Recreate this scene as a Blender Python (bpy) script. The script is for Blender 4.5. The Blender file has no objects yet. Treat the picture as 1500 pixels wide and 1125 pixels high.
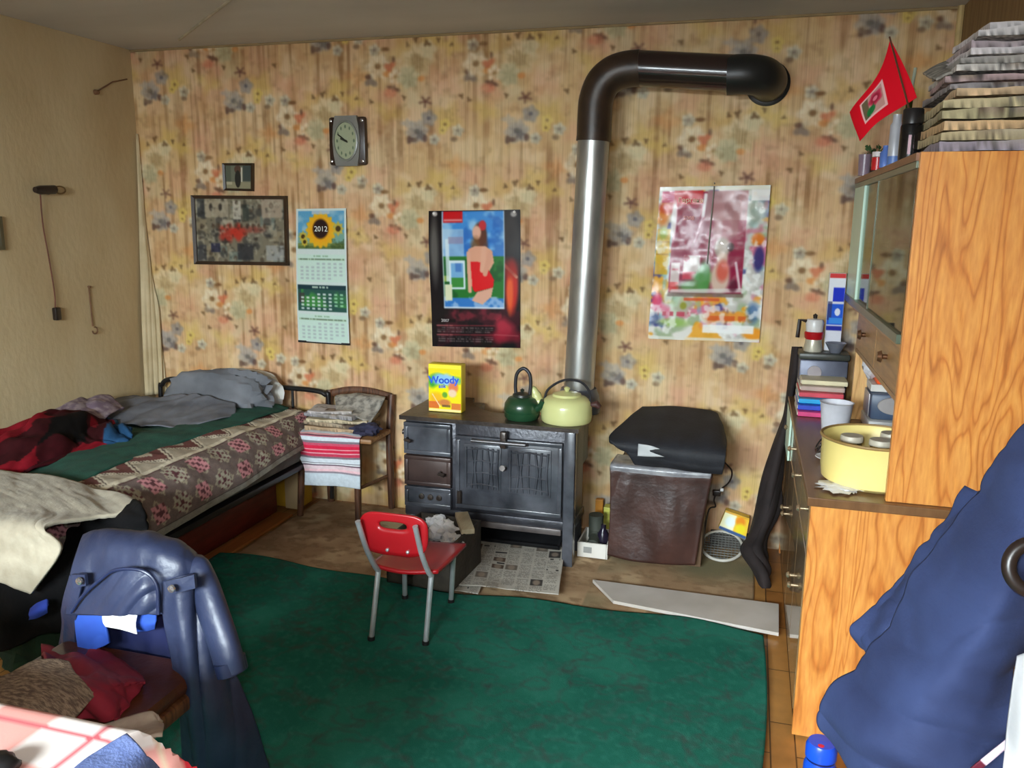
import bpy, bmesh, math, random
import numpy as np
from mathutils import Vector, Matrix
scene = bpy.context.scene
COL = scene.collection
rnd = random.Random(7)

# ------------------------------------------------------------------ camera
F_PX = 1217.7
PITCH, YAW, ROLL = 0.19576, 0.27707, 0.01073
CAM = np.array([0.0, -4.12, 1.60])
_cy, _sy = math.cos(YAW), math.sin(YAW)
_f = np.array([-_sy*math.cos(PITCH), _cy*math.cos(PITCH), -math.sin(PITCH)])
_r = np.array([_cy, _sy, 0.0]); _u = np.cross(_r, _f)
_R = _r*math.cos(ROLL)+_u*math.sin(ROLL); _U = -_r*math.sin(ROLL)+_u*math.cos(ROLL)
MCAM = np.array([_R, _U, _f])
def at(px, py, x=None, y=None, z=None):
    """surveyed point: where the sight line through a photo pixel meets a known plane of the room"""
    d = MCAM.T @ np.array([(px-750)/F_PX, (562.5-py)/F_PX, 1.0])
    ax, v = (0, x) if x is not None else (1, y) if y is not None else (2, z)
    return CAM + d*((v-CAM[ax])/d[ax])
cam = bpy.data.cameras.new('camera'); cam_o = bpy.data.objects.new('camera', cam); COL.objects.link(cam_o)
cam.sensor_width = 36; cam.lens = 36*F_PX/1500; cam.clip_start = 0.05
m = Matrix(((_R[0], _U[0], -_f[0], CAM[0]), (_R[1], _U[1], -_f[1], CAM[1]), (_R[2], _U[2], -_f[2], CAM[2]), (0, 0, 0, 1)))
cam_o.matrix_world = m
scene.camera = cam_o

# ------------------------------------------------------------------ colour + materials
def lin(c):
    c = np.asarray(c, float)/255.0
    return np.where(c <= 0.04045, c/12.92, ((c+0.055)/1.055)**2.4)
def rgba(c): return (*lin(c), 1.0)
MATS = {}
def mat(name, c1, c2=None, rough=0.6, metal=0.0, scale=8.0, stretch=(1, 1, 1), bump=0.0, bscale=40.0, detail=4.0, lo=0.35, hi=0.65, spec=0.5, coat=0.0, sheen=0.0):
    if name in MATS: return MATS[name]
    M = bpy.data.materials.new(name); M.use_nodes = True
    nt = M.node_tree; b = nt.nodes['Principled BSDF']
    b.inputs['Roughness'].default_value = rough; b.inputs['Metallic'].default_value = metal
    b.inputs['Specular IOR Level'].default_value = spec
    b.inputs['Coat Weight'].default_value = coat; b.inputs['Sheen Weight'].default_value = sheen
    tc = nt.nodes.new('ShaderNodeTexCoord'); mp = nt.nodes.new('ShaderNodeMapping')
    mp.inputs['Scale'].default_value = stretch
    nt.links.new(tc.outputs['Object'], mp.inputs['Vector'])
    n = nt.nodes.new('ShaderNodeTexNoise'); n.inputs['Scale'].default_value = scale; n.inputs['Detail'].default_value = detail
    nt.links.new(mp.outputs['Vector'], n.inputs['Vector'])
    r = nt.nodes.new('ShaderNodeValToRGB'); r.color_ramp.elements[0].position = lo; r.color_ramp.elements[1].position = hi
    if c2 is None: c2 = tuple(min(255, v*1.08) for v in c1); c1 = tuple(v*0.93 for v in c1)
    r.color_ramp.elements[0].color = rgba(c1); r.color_ramp.elements[1].color = rgba(c2)
    nt.links.new(n.outputs['Fac'], r.inputs['Fac']); nt.links.new(r.outputs['Color'], b.inputs['Base Color'])
    if bump:
        n2 = nt.nodes.new('ShaderNodeTexNoise'); n2.inputs['Scale'].default_value = bscale; n2.inputs['Detail'].default_value = 5
        nt.links.new(mp.outputs['Vector'], n2.inputs['Vector'])
        bp = nt.nodes.new('ShaderNodeBump'); bp.inputs['Strength'].default_value = bump; bp.inputs['Distance'].default_value = 0.02
        nt.links.new(n2.outputs['Fac'], bp.inputs['Height']); nt.links.new(bp.outputs['Normal'], b.inputs['Normal'])
    MATS[name] = M
    return M
def attr_mat(name, rough=0.6, spec=0.4, streak=0.0, coat=0.0, grain=0.0, gscale=300.0, bump=0.0):
    """printed surface: the print sits in a colour attribute, fine grain comes from noise nodes"""
    if name in MATS: return MATS[name]
    M = bpy.data.materials.new(name); M.use_nodes = True
    nt = M.node_tree; b = nt.nodes['Principled BSDF']
    b.inputs['Roughness'].default_value = rough; b.inputs['Specular IOR Level'].default_value = spec; b.inputs['Coat Weight'].default_value = coat
    a = nt.nodes.new('ShaderNodeVertexColor'); a.layer_name = 'print'
    out = a.outputs['Color']
    tc = nt.nodes.new('ShaderNodeTexCoord')
    if streak:
        mp = nt.nodes.new('ShaderNodeMapping'); mp.inputs['Scale'].default_value = (190, 190, 5)
        nt.links.new(tc.outputs['Object'], mp.inputs['Vector'])
        n = nt.nodes.new('ShaderNodeTexNoise'); n.inputs['Scale'].default_value = 1; n.inputs['Detail'].default_value = 2
        nt.links.new(mp.outputs['Vector'], n.inputs['Vector'])
        r = nt.nodes.new('ShaderNodeValToRGB'); r.color_ramp.elements[0].position = 0.30; r.color_ramp.elements[1].position = 0.52
        r.color_ramp.elements[0].color = rgba((150, 110, 70)); r.color_ramp.elements[1].color = (1, 1, 1, 1)
        nt.links.new(n.outputs['Fac'], r.inputs['Fac'])
        mx = nt.nodes.new('ShaderNodeMix'); mx.data_type = 'RGBA'; mx.blend_type = 'MULTIPLY'; mx.inputs[0].default_value = streak
        nt.links.new(out, mx.inputs[6]); nt.links.new(r.outputs['Color'], mx.inputs[7]); out = mx.outputs[2]
    if grain or bump:
        n = nt.nodes.new('ShaderNodeTexNoise'); n.inputs['Scale'].default_value = gscale; n.inputs['Detail'].default_value = 3
        nt.links.new(tc.outputs['Object'], n.inputs['Vector'])
        if grain:
            mx = nt.nodes.new('ShaderNodeMix'); mx.data_type = 'RGBA'; mx.blend_type = 'OVERLAY'; mx.inputs[0].default_value = grain
            nt.links.new(out, mx.inputs[6]); nt.links.new(n.outputs['Fac'], mx.inputs[7]); out = mx.outputs[2]
        if bump:
            bp = nt.nodes.new('ShaderNodeBump'); bp.inputs['Strength'].default_value = bump; bp.inputs['Distance'].default_value = 0.004
            nt.links.new(n.outputs['Fac'], bp.inputs['Height']); nt.links.new(bp.outputs['Normal'], b.inputs['Normal'])
    nt.links.new(out, b.inputs['Base Color'])
    MATS[name] = M
    return M
def wood_mat(name, c1, c2, c3, axis='z', scale=1.0, rough=0.35, dist=3.0):
    if name in MATS: return MATS[name]
    M = bpy.data.materials.new(name); M.use_nodes = True
    nt = M.node_tree; b = nt.nodes['Principled BSDF']; b.inputs['Roughness'].default_value = rough
    tc = nt.nodes.new('ShaderNodeTexCoord'); mp = nt.nodes.new('ShaderNodeMapping')
    s = {'x': (0.12, 1, 1), 'y': (1, 0.12, 1), 'z': (1, 1, 0.14)}[axis]
    mp.inputs['Scale'].default_value = tuple(v*scale for v in s)
    nt.links.new(tc.outputs['Object'], mp.inputs['Vector'])
    n = nt.nodes.new('ShaderNodeTexNoise'); n.inputs['Scale'].default_value = 5; n.inputs['Detail'].default_value = 2; n.inputs['Distortion'].default_value = 0.6
    nt.links.new(mp.outputs['Vector'], n.inputs['Vector'])
    mul = nt.nodes.new('ShaderNodeMath'); mul.operation = 'MULTIPLY'; mul.inputs[1].default_value = 9.0*dist/3
    nt.links.new(n.outputs['Fac'], mul.inputs[0])
    fr = nt.nodes.new('ShaderNodeMath'); fr.operation = 'PINGPONG'; fr.inputs[1].default_value = 0.5
    nt.links.new(mul.outputs[0], fr.inputs[0])
    r = nt.nodes.new('ShaderNodeValToRGB'); e = r.color_ramp.elements
    e[0].position = 0.0; e[0].color = rgba(c1); e[1].position = 0.5; e[1].color = rgba(c3)
    k = e.new(0.16); k.color = rgba(c2)
    nt.links.new(fr.outputs[0], r.inputs['Fac'])
    n2 = nt.nodes.new('ShaderNodeTexNoise'); n2.inputs['Scale'].default_value = 60; n2.inputs['Detail'].default_value = 3
    nt.links.new(mp.outputs['Vector'], n2.inputs['Vector'])
    mx = nt.nodes.new('ShaderNodeMix'); mx.data_type = 'RGBA'; mx.blend_type = 'OVERLAY'; mx.inputs[0].default_value = 0.45
    nt.links.new(r.outputs['Color'], mx.inputs[6]); nt.links.new(n2.outputs['Fac'], mx.inputs[7])
    nt.links.new(mx.outputs[2], b.inputs['Base Color'])
    MATS[name] = M
    return M
def glass_mat(name, tint=(225, 240, 230), gloss=0.1):
    if name in MATS: return MATS[name]
    M = bpy.data.materials.new(name); M.use_nodes = True; nt = M.node_tree; nt.nodes.clear()
    o = nt.nodes.new('ShaderNodeOutputMaterial'); t = nt.nodes.new('ShaderNodeBsdfTransparent'); g = nt.nodes.new('ShaderNodeBsdfGlossy')
    t.inputs['Color'].default_value = rgba(tint); g.inputs['Roughness'].default_value = 0.03
    lw = nt.nodes.new('ShaderNodeLayerWeight'); lw.inputs['Blend'].default_value = 0.35
    mth = nt.nodes.new('ShaderNodeMath'); mth.operation = 'MULTIPLY_ADD'; mth.inputs[1].default_value = 0.6; mth.inputs[2].default_value = gloss
    nt.links.new(lw.outputs['Fresnel'], mth.inputs[0])
    mx = nt.nodes.new('ShaderNodeMixShader')
    nt.links.new(mth.outputs[0], mx.inputs['Fac']); nt.links.new(t.outputs[0], mx.inputs[1]); nt.links.new(g.outputs[0], mx.inputs[2]); nt.links.new(mx.outputs[0], o.inputs['Surface'])
    MATS[name] = M
    return M

# ------------------------------------------------------------------ noise + painter (numpy)
def _hash(ix, iy, seed):
    h = (ix.astype(np.int64)*374761393 + iy.astype(np.int64)*668265263 + seed*1274126177) & 0x7fffffff
    h = ((h ^ (h >> 13))*1274126177) & 0x7fffffff
    return ((h ^ (h >> 16)) & 0xffff)/65535.0
def vn(x, y, seed=0):
    ix, iy = np.floor(x), np.floor(y); fx, fy = x-ix, y-iy
    fx = fx*fx*(3-2*fx); fy = fy*fy*(3-2*fy)
    a = _hash(ix, iy, seed); b = _hash(ix+1, iy, seed); c = _hash(ix, iy+1, seed); d = _hash(ix+1, iy+1, seed)
    return (a*(1-fx)+b*fx)*(1-fy)+(c*(1-fx)+d*fx)*fy
def fbm(x, y, seed=0, o=3):
    s = 0; a = 1; t = 0
    for k in range(o):
        s = s+a*vn(x*2**k, y*2**k, seed+k*17); t += a; a *= 0.5
    return s/t
class Canvas:
    """a print of w x h metres, origin top left, colours in sRGB 0-255"""
    def __init__(s, w, h, res, bg=(255, 255, 255)):
        s.w, s.h, s.res = w, h, res
        s.nx, s.ny = int(round(w/res))+1, int(round(h/res))+1
        s.X, s.Y = np.meshgrid(np.linspace(0, w, s.nx), np.linspace(0, h, s.ny))
        s.img = np.empty((s.ny, s.nx, 3)); s.img[:] = bg
    def mix(s, mask, c, w=None):
        t = s.img if w is None else s.img[w]
        t += (np.asarray(c, float)-t)*np.clip(mask, 0, 1)[..., None]
    def win(s, x0, y0, x1, y1):
        e = s.res; i0 = max(int((x0)/e)-2, 0); i1 = max(int(x1/e)+3, 0); j0 = max(int(y0/e)-2, 0); j1 = max(int(y1/e)+3, 0)
        return (slice(j0, j1), slice(i0, i1))
    def rect(s, x0, y0, x1, y1, c, a=1.0):
        e = s.res; w = s.win(x0, y0, x1, y1); X, Y = s.X[w], s.Y[w]
        s.mix(a*np.clip((X-x0)/e+.5, 0, 1)*np.clip((x1-X)/e+.5, 0, 1)*np.clip((Y-y0)/e+.5, 0, 1)*np.clip((y1-Y)/e+.5, 0, 1), c, w)
    def ell(s, cx, cy, rx, ry, c, a=1.0, soft=0.15, rot=0.0, lobes=0, la=0.15, ph=0.0):
        R = max(rx, ry)*(1+soft)*(1+(la if lobes else 0)); w = s.win(cx-R, cy-R, cx+R, cy+R)
        dx, dy = s.X[w]-cx, s.Y[w]-cy
        if dx.size == 0: return
        if rot: dx, dy = dx*math.cos(rot)+dy*math.sin(rot), -dx*math.sin(rot)+dy*math.cos(rot)
        d = np.sqrt((dx/rx)**2+(dy/ry)**2)
        if lobes: d = d/(1+la*np.cos(lobes*np.arctan2(dy, dx)+ph))
        s.mix(a*np.clip((1-d)/max(soft, 1e-3)+0.5, 0, 1), c, w)
    def line(s, x0, y0, x1, y1, wd, c, a=1.0):
        w = s.win(min(x0, x1)-wd, min(y0, y1)-wd, max(x0, x1)+wd, max(y0, y1)+wd); X, Y = s.X[w], s.Y[w]
        vx, vy = x1-x0, y1-y0; L = vx*vx+vy*vy+1e-12
        t = np.clip(((X-x0)*vx+(Y-y0)*vy)/L, 0, 1)
        d = np.hypot(X-x0-t*vx, Y-y0-t*vy)
        s.mix(a*np.clip((wd/2-d)/s.res+.5, 0, 1), c, w)
    def blur(s, n=1):
        for _ in range(n):
            p = np.pad(s.img, ((1, 1), (1, 1), (0, 0)), 'edge')
            s.img = (p[1:-1, 1:-1]*2+p[:-2, 1:-1]+p[2:, 1:-1]+p[1:-1, :-2]+p[1:-1, 2:])/6
    def poly(s, pts, c, a=1.0):
        ins = np.zeros(s.X.shape, bool); n = len(pts)
        for i in range(n):
            (xa, ya), (xb, yb) = pts[i], pts[(i+1) % n]
            cr = ((ya > s.Y) != (yb > s.Y)) & (s.X < (xb-xa)*(s.Y-ya)/((yb-ya) or 1e-9)+xa)
            ins ^= cr
        s.mix(a*ins, c)
    def noise(s, scale, c, a=0.5, lo=0.5, hi=0.7, seed=0, sx=1.0, sy=1.0, box=None):
        n = fbm(s.X*scale*sx, s.Y*scale*sy, seed)
        k = np.clip((n-lo)/(hi-lo), 0, 1)*a
        if box: k = k*((s.X >= box[0]) & (s.X <= box[2]) & (s.Y >= box[1]) & (s.Y <= box[3]))
        s.mix(k, c)
    def textrow(s, x0, y0, x1, h, c, a=0.7, seed=0, word=0.6):
        n = vn(s.X/(h*word), s.Y*0+seed*3.7, seed)
        s.mix(a*(n > 0.38)*((s.X > x0) & (s.X < x1) & (s.Y > y0) & (s.Y < y0+h)), c)

# ------------------------------------------------------------------ mesh building
class MB:
    def __init__(s): s.v = []; s.f = []
    def add(s, v, f):
        o = len(s.v); s.v += [tuple(map(float, p)) for p in v]; s.f += [tuple(i+o for i in q) for q in f]; return s
    def box(s, x0, y0, z0, x1, y1, z1, bev=0.0, rot=0.0, piv=None):
        b = bmesh.new(); bmesh.ops.create_cube(b, size=1)
        for q in b.verts: q.co = Vector(((x0+x1)/2+q.co.x*(x1-x0), (y0+y1)/2+q.co.y*(y1-y0), (z0+z1)/2+q.co.z*(z1-z0)))
        if bev: bmesh.ops.bevel(b, geom=b.edges[:], offset=bev, segments=2, affect='EDGES', profile=0.5)
        if rot:
            p = Vector(piv) if piv is not None else Vector(((x0+x1)/2, (y0+y1)/2, (z0+z1)/2))
            bmesh.ops.rotate(b, verts=b.verts[:], cent=p, matrix=Matrix.Rotation(rot, 3, 'Z'))
        return s.bm(b)
    def bm(s, b):
        b.verts.index_update(); s.add([q.co for q in b.verts], [[q.index for q in f.verts] for f in b.faces]); b.free(); return s
    def tube(s, pts, r, n=12, cap=True):
        P = [Vector(p) for p in pts]; R = r if isinstance(r, (list, tuple)) else [r]*len(P)
        rings = []; t0 = (P[1]-P[0]).normalized(); up = Vector((0, 0, 1)) if abs(t0.z) < 0.9 else Vector((0, 1, 0))
        a = t0.cross(up).normalized()
        for i, p in enumerate(P):
            t = (P[min(i+1, len(P)-1)]-P[max(i-1, 0)]).normalized()
            a = (a-t*a.dot(t)).normalized(); b = t.cross(a)
            rr = R[i] if isinstance(R[i], tuple) else (R[i], R[i])
            rings.append([p+a*rr[0]*math.cos(2*math.pi*k/n)+b*rr[1]*math.sin(2*math.pi*k/n) for k in range(n)])
        V = [q for g in rings for q in g]; Fc = []
        for i in range(len(P)-1):
            for k in range(n): Fc.append((i*n+k, i*n+(k+1) % n, (i+1)*n+(k+1) % n, (i+1)*n+k))
        if cap: Fc.append(tuple(range(n-1, -1, -1))); Fc.append(tuple((len(P)-1)*n+k for k in range(n)))
        return s.add(V, Fc)
    def lathe(s, prof, c, n=32, axis='z', sx=1.0, sy=1.0):
        V = []; Fc = []
        for (r, h) in prof:
            for k in range(n):
                x, y = r*math.cos(2*math.pi*k/n)*sx, r*math.sin(2*math.pi*k/n)*sy
                p = {'z': (x, y, h), 'y': (x, h, y), 'x': (h, x, y)}[axis]
                V.append((c[0]+p[0], c[1]+p[1], c[2]+p[2]))
        for i in range(len(prof)-1):
            for k in range(n): Fc.append((i*n+k, i*n+(k+1) % n, (i+1)*n+(k+1) % n, (i+1)*n+k))
        if prof[0][0] > 1e-6: Fc.append(tuple(range(n-1, -1, -1)))
        if prof[-1][0] > 1e-6: Fc.append(tuple((len(prof)-1)*n+k for k in range(n)))
        return s.add(V, Fc)
    def prism(s, pts, ext):
        n = len(pts); e = Vector(ext); P = [Vector(p) for p in pts]
        return s.add(P+[p+e for p in P], [tuple(range(n-1, -1, -1)), tuple(range(n, 2*n))]+[(i, (i+1) % n, n+(i+1) % n, n+i) for i in range(n)])
    def xform(s, M4):
        s.v = [tuple(M4 @ Vector(p)) for p in s.v]; return s
def smooth_path(pts, n=24):
    P = np.array(pts, float); k = len(P)
    if k < 3: return P
    t = np.linspace(0, k-1, n); return np.array([_cr(P, x) for x in t])
def _cr(P, t):
    k = len(P); i = min(int(t), k-2); u = t-i
    p1, p2 = P[i], P[i+1]; p0 = P[i-1] if i > 0 else 2*p1-p2; p3 = P[i+2] if i+2 < k else 2*p2-p1
    return 0.5*((2*p1)+(-p0+p2)*u+(2*p0-5*p1+4*p2-p3)*u*u+(-p0+3*p1-3*p2+p3)*u**3)
def root(name, loc, label, cat, group=None):
    o = bpy.data.objects.new(name, None); COL.objects.link(o); o.location = tuple(map(float, loc)); o.empty_display_size = 0.05
    o['label'] = label; o['category'] = cat
    if group: o['group'] = group
    return o
def origin_of(p):
    v = Vector((0, 0, 0))
    while p is not None: v = v+Vector(p.location); p = p.parent
    return v
def obj(name, mb, m, parent=None, smooth=True, label=None, cat=None, group=None, kind=None, colors=None, uv=None, solid=0.0, angle=40):
    me = bpy.data.meshes.new(name)
    V = np.array(mb.v, float)
    if parent is not None: o0 = np.array(origin_of(parent))
    else:
        o0 = np.array([(V[:, 0].min()+V[:, 0].max())/2, (V[:, 1].min()+V[:, 1].max())/2, V[:, 2].min()])
        if kind == 'structure': o0 = np.zeros(3)
    me.from_pydata((V-o0).tolist(), [], mb.f); me.validate(); me.update()
    if colors is not None:
        a = me.color_attributes.new('print', 'FLOAT_COLOR', 'POINT')
        c = np.ones((len(V), 4), np.float32); c[:len(colors), :3] = lin(np.clip(colors, 0, 255)); a.data.foreach_set('color', c.ravel())
    me.materials.append(m)
    if smooth:
        me.polygons.foreach_set('use_smooth', [True]*len(me.polygons))
        try: me.set_sharp_from_angle(angle=math.radians(angle))
        except Exception: pass
    o = bpy.data.objects.new(name, me); COL.objects.link(o)
    if parent is not None: o.parent = parent
    else: o.location = tuple(o0)
    if label: o['label'] = label
    if cat: o['category'] = cat
    if group: o['group'] = group
    if kind: o['kind'] = kind
    if solid:
        md = o.modifiers.new('thickness', 'SOLIDIFY'); md.thickness = solid; md.offset = 0
    return o
def recalc(mb):
    b = bmesh.new(); vs = [b.verts.new(p) for p in mb.v]
    for f in mb.f:
        try: b.faces.new([vs[i] for i in f])
        except ValueError: pass
    bmesh.ops.recalc_face_normals(b, faces=b.faces[:]); b.verts.index_update()
    q = MB(); q.v = [tuple(v.co) for v in b.verts]; q.f = [tuple(v.index for v in f.verts) for f in b.faces]; b.free(); return q
def grid_mb(P):
    nv, nu = P.shape[:2]; q = MB(); q.v = [tuple(p) for p in P.reshape(-1, 3)]
    q.f = [(j*nu+i, (j+1)*nu+i, (j+1)*nu+i+1, j*nu+i+1) for j in range(nv-1) for i in range(nu-1)]; return q
def surf(ctrl, nu, nv):
    C = np.array(ctrl, float); R = np.array([[_cr(row, t) for t in np.linspace(0, C.shape[1]-1, nu)] for row in C])
    return np.array([[_cr(R[:, i], t) for i in range(nu)] for t in np.linspace(0, C.shape[0]-1, nv)])
def wrinkle(P, amps, seed=0):
    """push a cloth surface along its normals by soft folds: (height, folds per metre along u, along v, ridged?)"""
    du = np.gradient(P, axis=1); dv = np.gradient(P, axis=0); N = np.cross(du, dv); N /= np.linalg.norm(N, axis=2, keepdims=True)+1e-9
    U = np.cumsum(np.linalg.norm(du, axis=2), axis=1); V = np.cumsum(np.linalg.norm(dv, axis=2), axis=0)
    h = 0
    for k, (a, fu, fv, rg) in enumerate(amps):
        n = fbm(U*fu+V*0.35*fu*0+k*9.1, V*fv+k*3.3, seed+k*31, 2)
        h = h+a*((1-abs(2*n-1)*2.2) if rg else (2*n-1))
    return P+N*(h[..., None] if isinstance(h, np.ndarray) else h), U, V
def sheet(name, ctrl, m, parent=None, nu=60, nv=60, wr=(), seed=0, thick=0.006, paint=None, **kw):
    P = surf(ctrl, nu, nv); P, U, V = wrinkle(P, wr, seed) if wr else (P, *wrinkle(P, [(0, 1, 1, 0)])[1:])
    cols = paint(U, V, np.linspace(0, 1, nu)[None, :].repeat(nv, 0), np.linspace(0, 1, nv)[:, None].repeat(nu, 1)).reshape(-1, 3) if paint else None
    return obj(name, grid_mb(P), m, parent, solid=thick, colors=cols, angle=180, **kw)
def print_mesh(cv, place, back=0.0):
    """grid carrying a Canvas: place(u 0..1, v 0..1) -> 3D; v runs down"""
    u = cv.X/cv.w; v = cv.Y/cv.h
    return grid_mb(place(u, v)), cv.img.reshape(-1, 3)
def quad_place(tl, tr, br, bl, bulge=None):
    tl, tr, br, bl = (np.array(p, float) for p in (tl, tr, br, bl))
    def f(u, v):
        u3, v3 = u[..., None], v[..., None]
        P = (tl*(1-u3)+tr*u3)*(1-v3)+(bl*(1-u3)+br*u3)*v3
        if bulge is not None: P = P+bulge(u, v)
        return P
    return f
def blob(c, r, amp=0.12, scale=6.0, seed=0, n=24, p=1.0):
    """soft lump: ellipsoid with noise"""
    V = []; m_ = n//2
    for j in range(m_+1):
        th = math.pi*j/m_
        for i in range(n):
            ph = 2*math.pi*i/n
            d = np.array([math.sin(th)*math.cos(ph), math.sin(th)*math.sin(ph), math.cos(th)])
            d = np.sign(d)*abs(d)**p
            k = 1+amp*(2*float(fbm(np.array(d[0]*scale+d[2]*3.1+9), np.array(d[1]*scale+d[2]*scale+5), seed, 2))-1)*2*(math.sin(th)**0.5)
            V.append(np.array(c)+d*np.array(r)*k)
    q = MB(); q.v = [tuple(x) for x in V]
    q.f = [(j*n+i, (j+1)*n+i, (j+1)*n+(i+1) % n, j*n+(i+1) % n) for j in range(m_) for i in range(n)]
    return q
def text(body, size, o, xd, yd, m, parent, name='lettering', bold=0.0, label=None):
    cu = bpy.data.curves.new('t', 'FONT'); cu.body = body; cu.size = size; cu.align_x = 'CENTER'; cu.align_y = 'CENTER'; cu.resolution_u = 3; cu.extrude = 0.0006; cu.offset = bold
    t = bpy.data.objects.new('t', cu); COL.objects.link(t); dg = bpy.context.evaluated_depsgraph_get()
    me = t.evaluated_get(dg).to_mesh(); xd, yd = Vector(xd).normalized(), Vector(yd).normalized(); nd = xd.cross(yd)
    q = MB(); q.v = [tuple(Vector(o)+xd*v.co.x+yd*v.co.y+nd*v.co.z) for v in me.vertices]; q.f = [tuple(p.vertices) for p in me.polygons]
    bpy.data.objects.remove(t); bpy.data.curves.remove(cu)
    return obj(name, q, m, parent, smooth=False, label=label) if q.v else None

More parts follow.
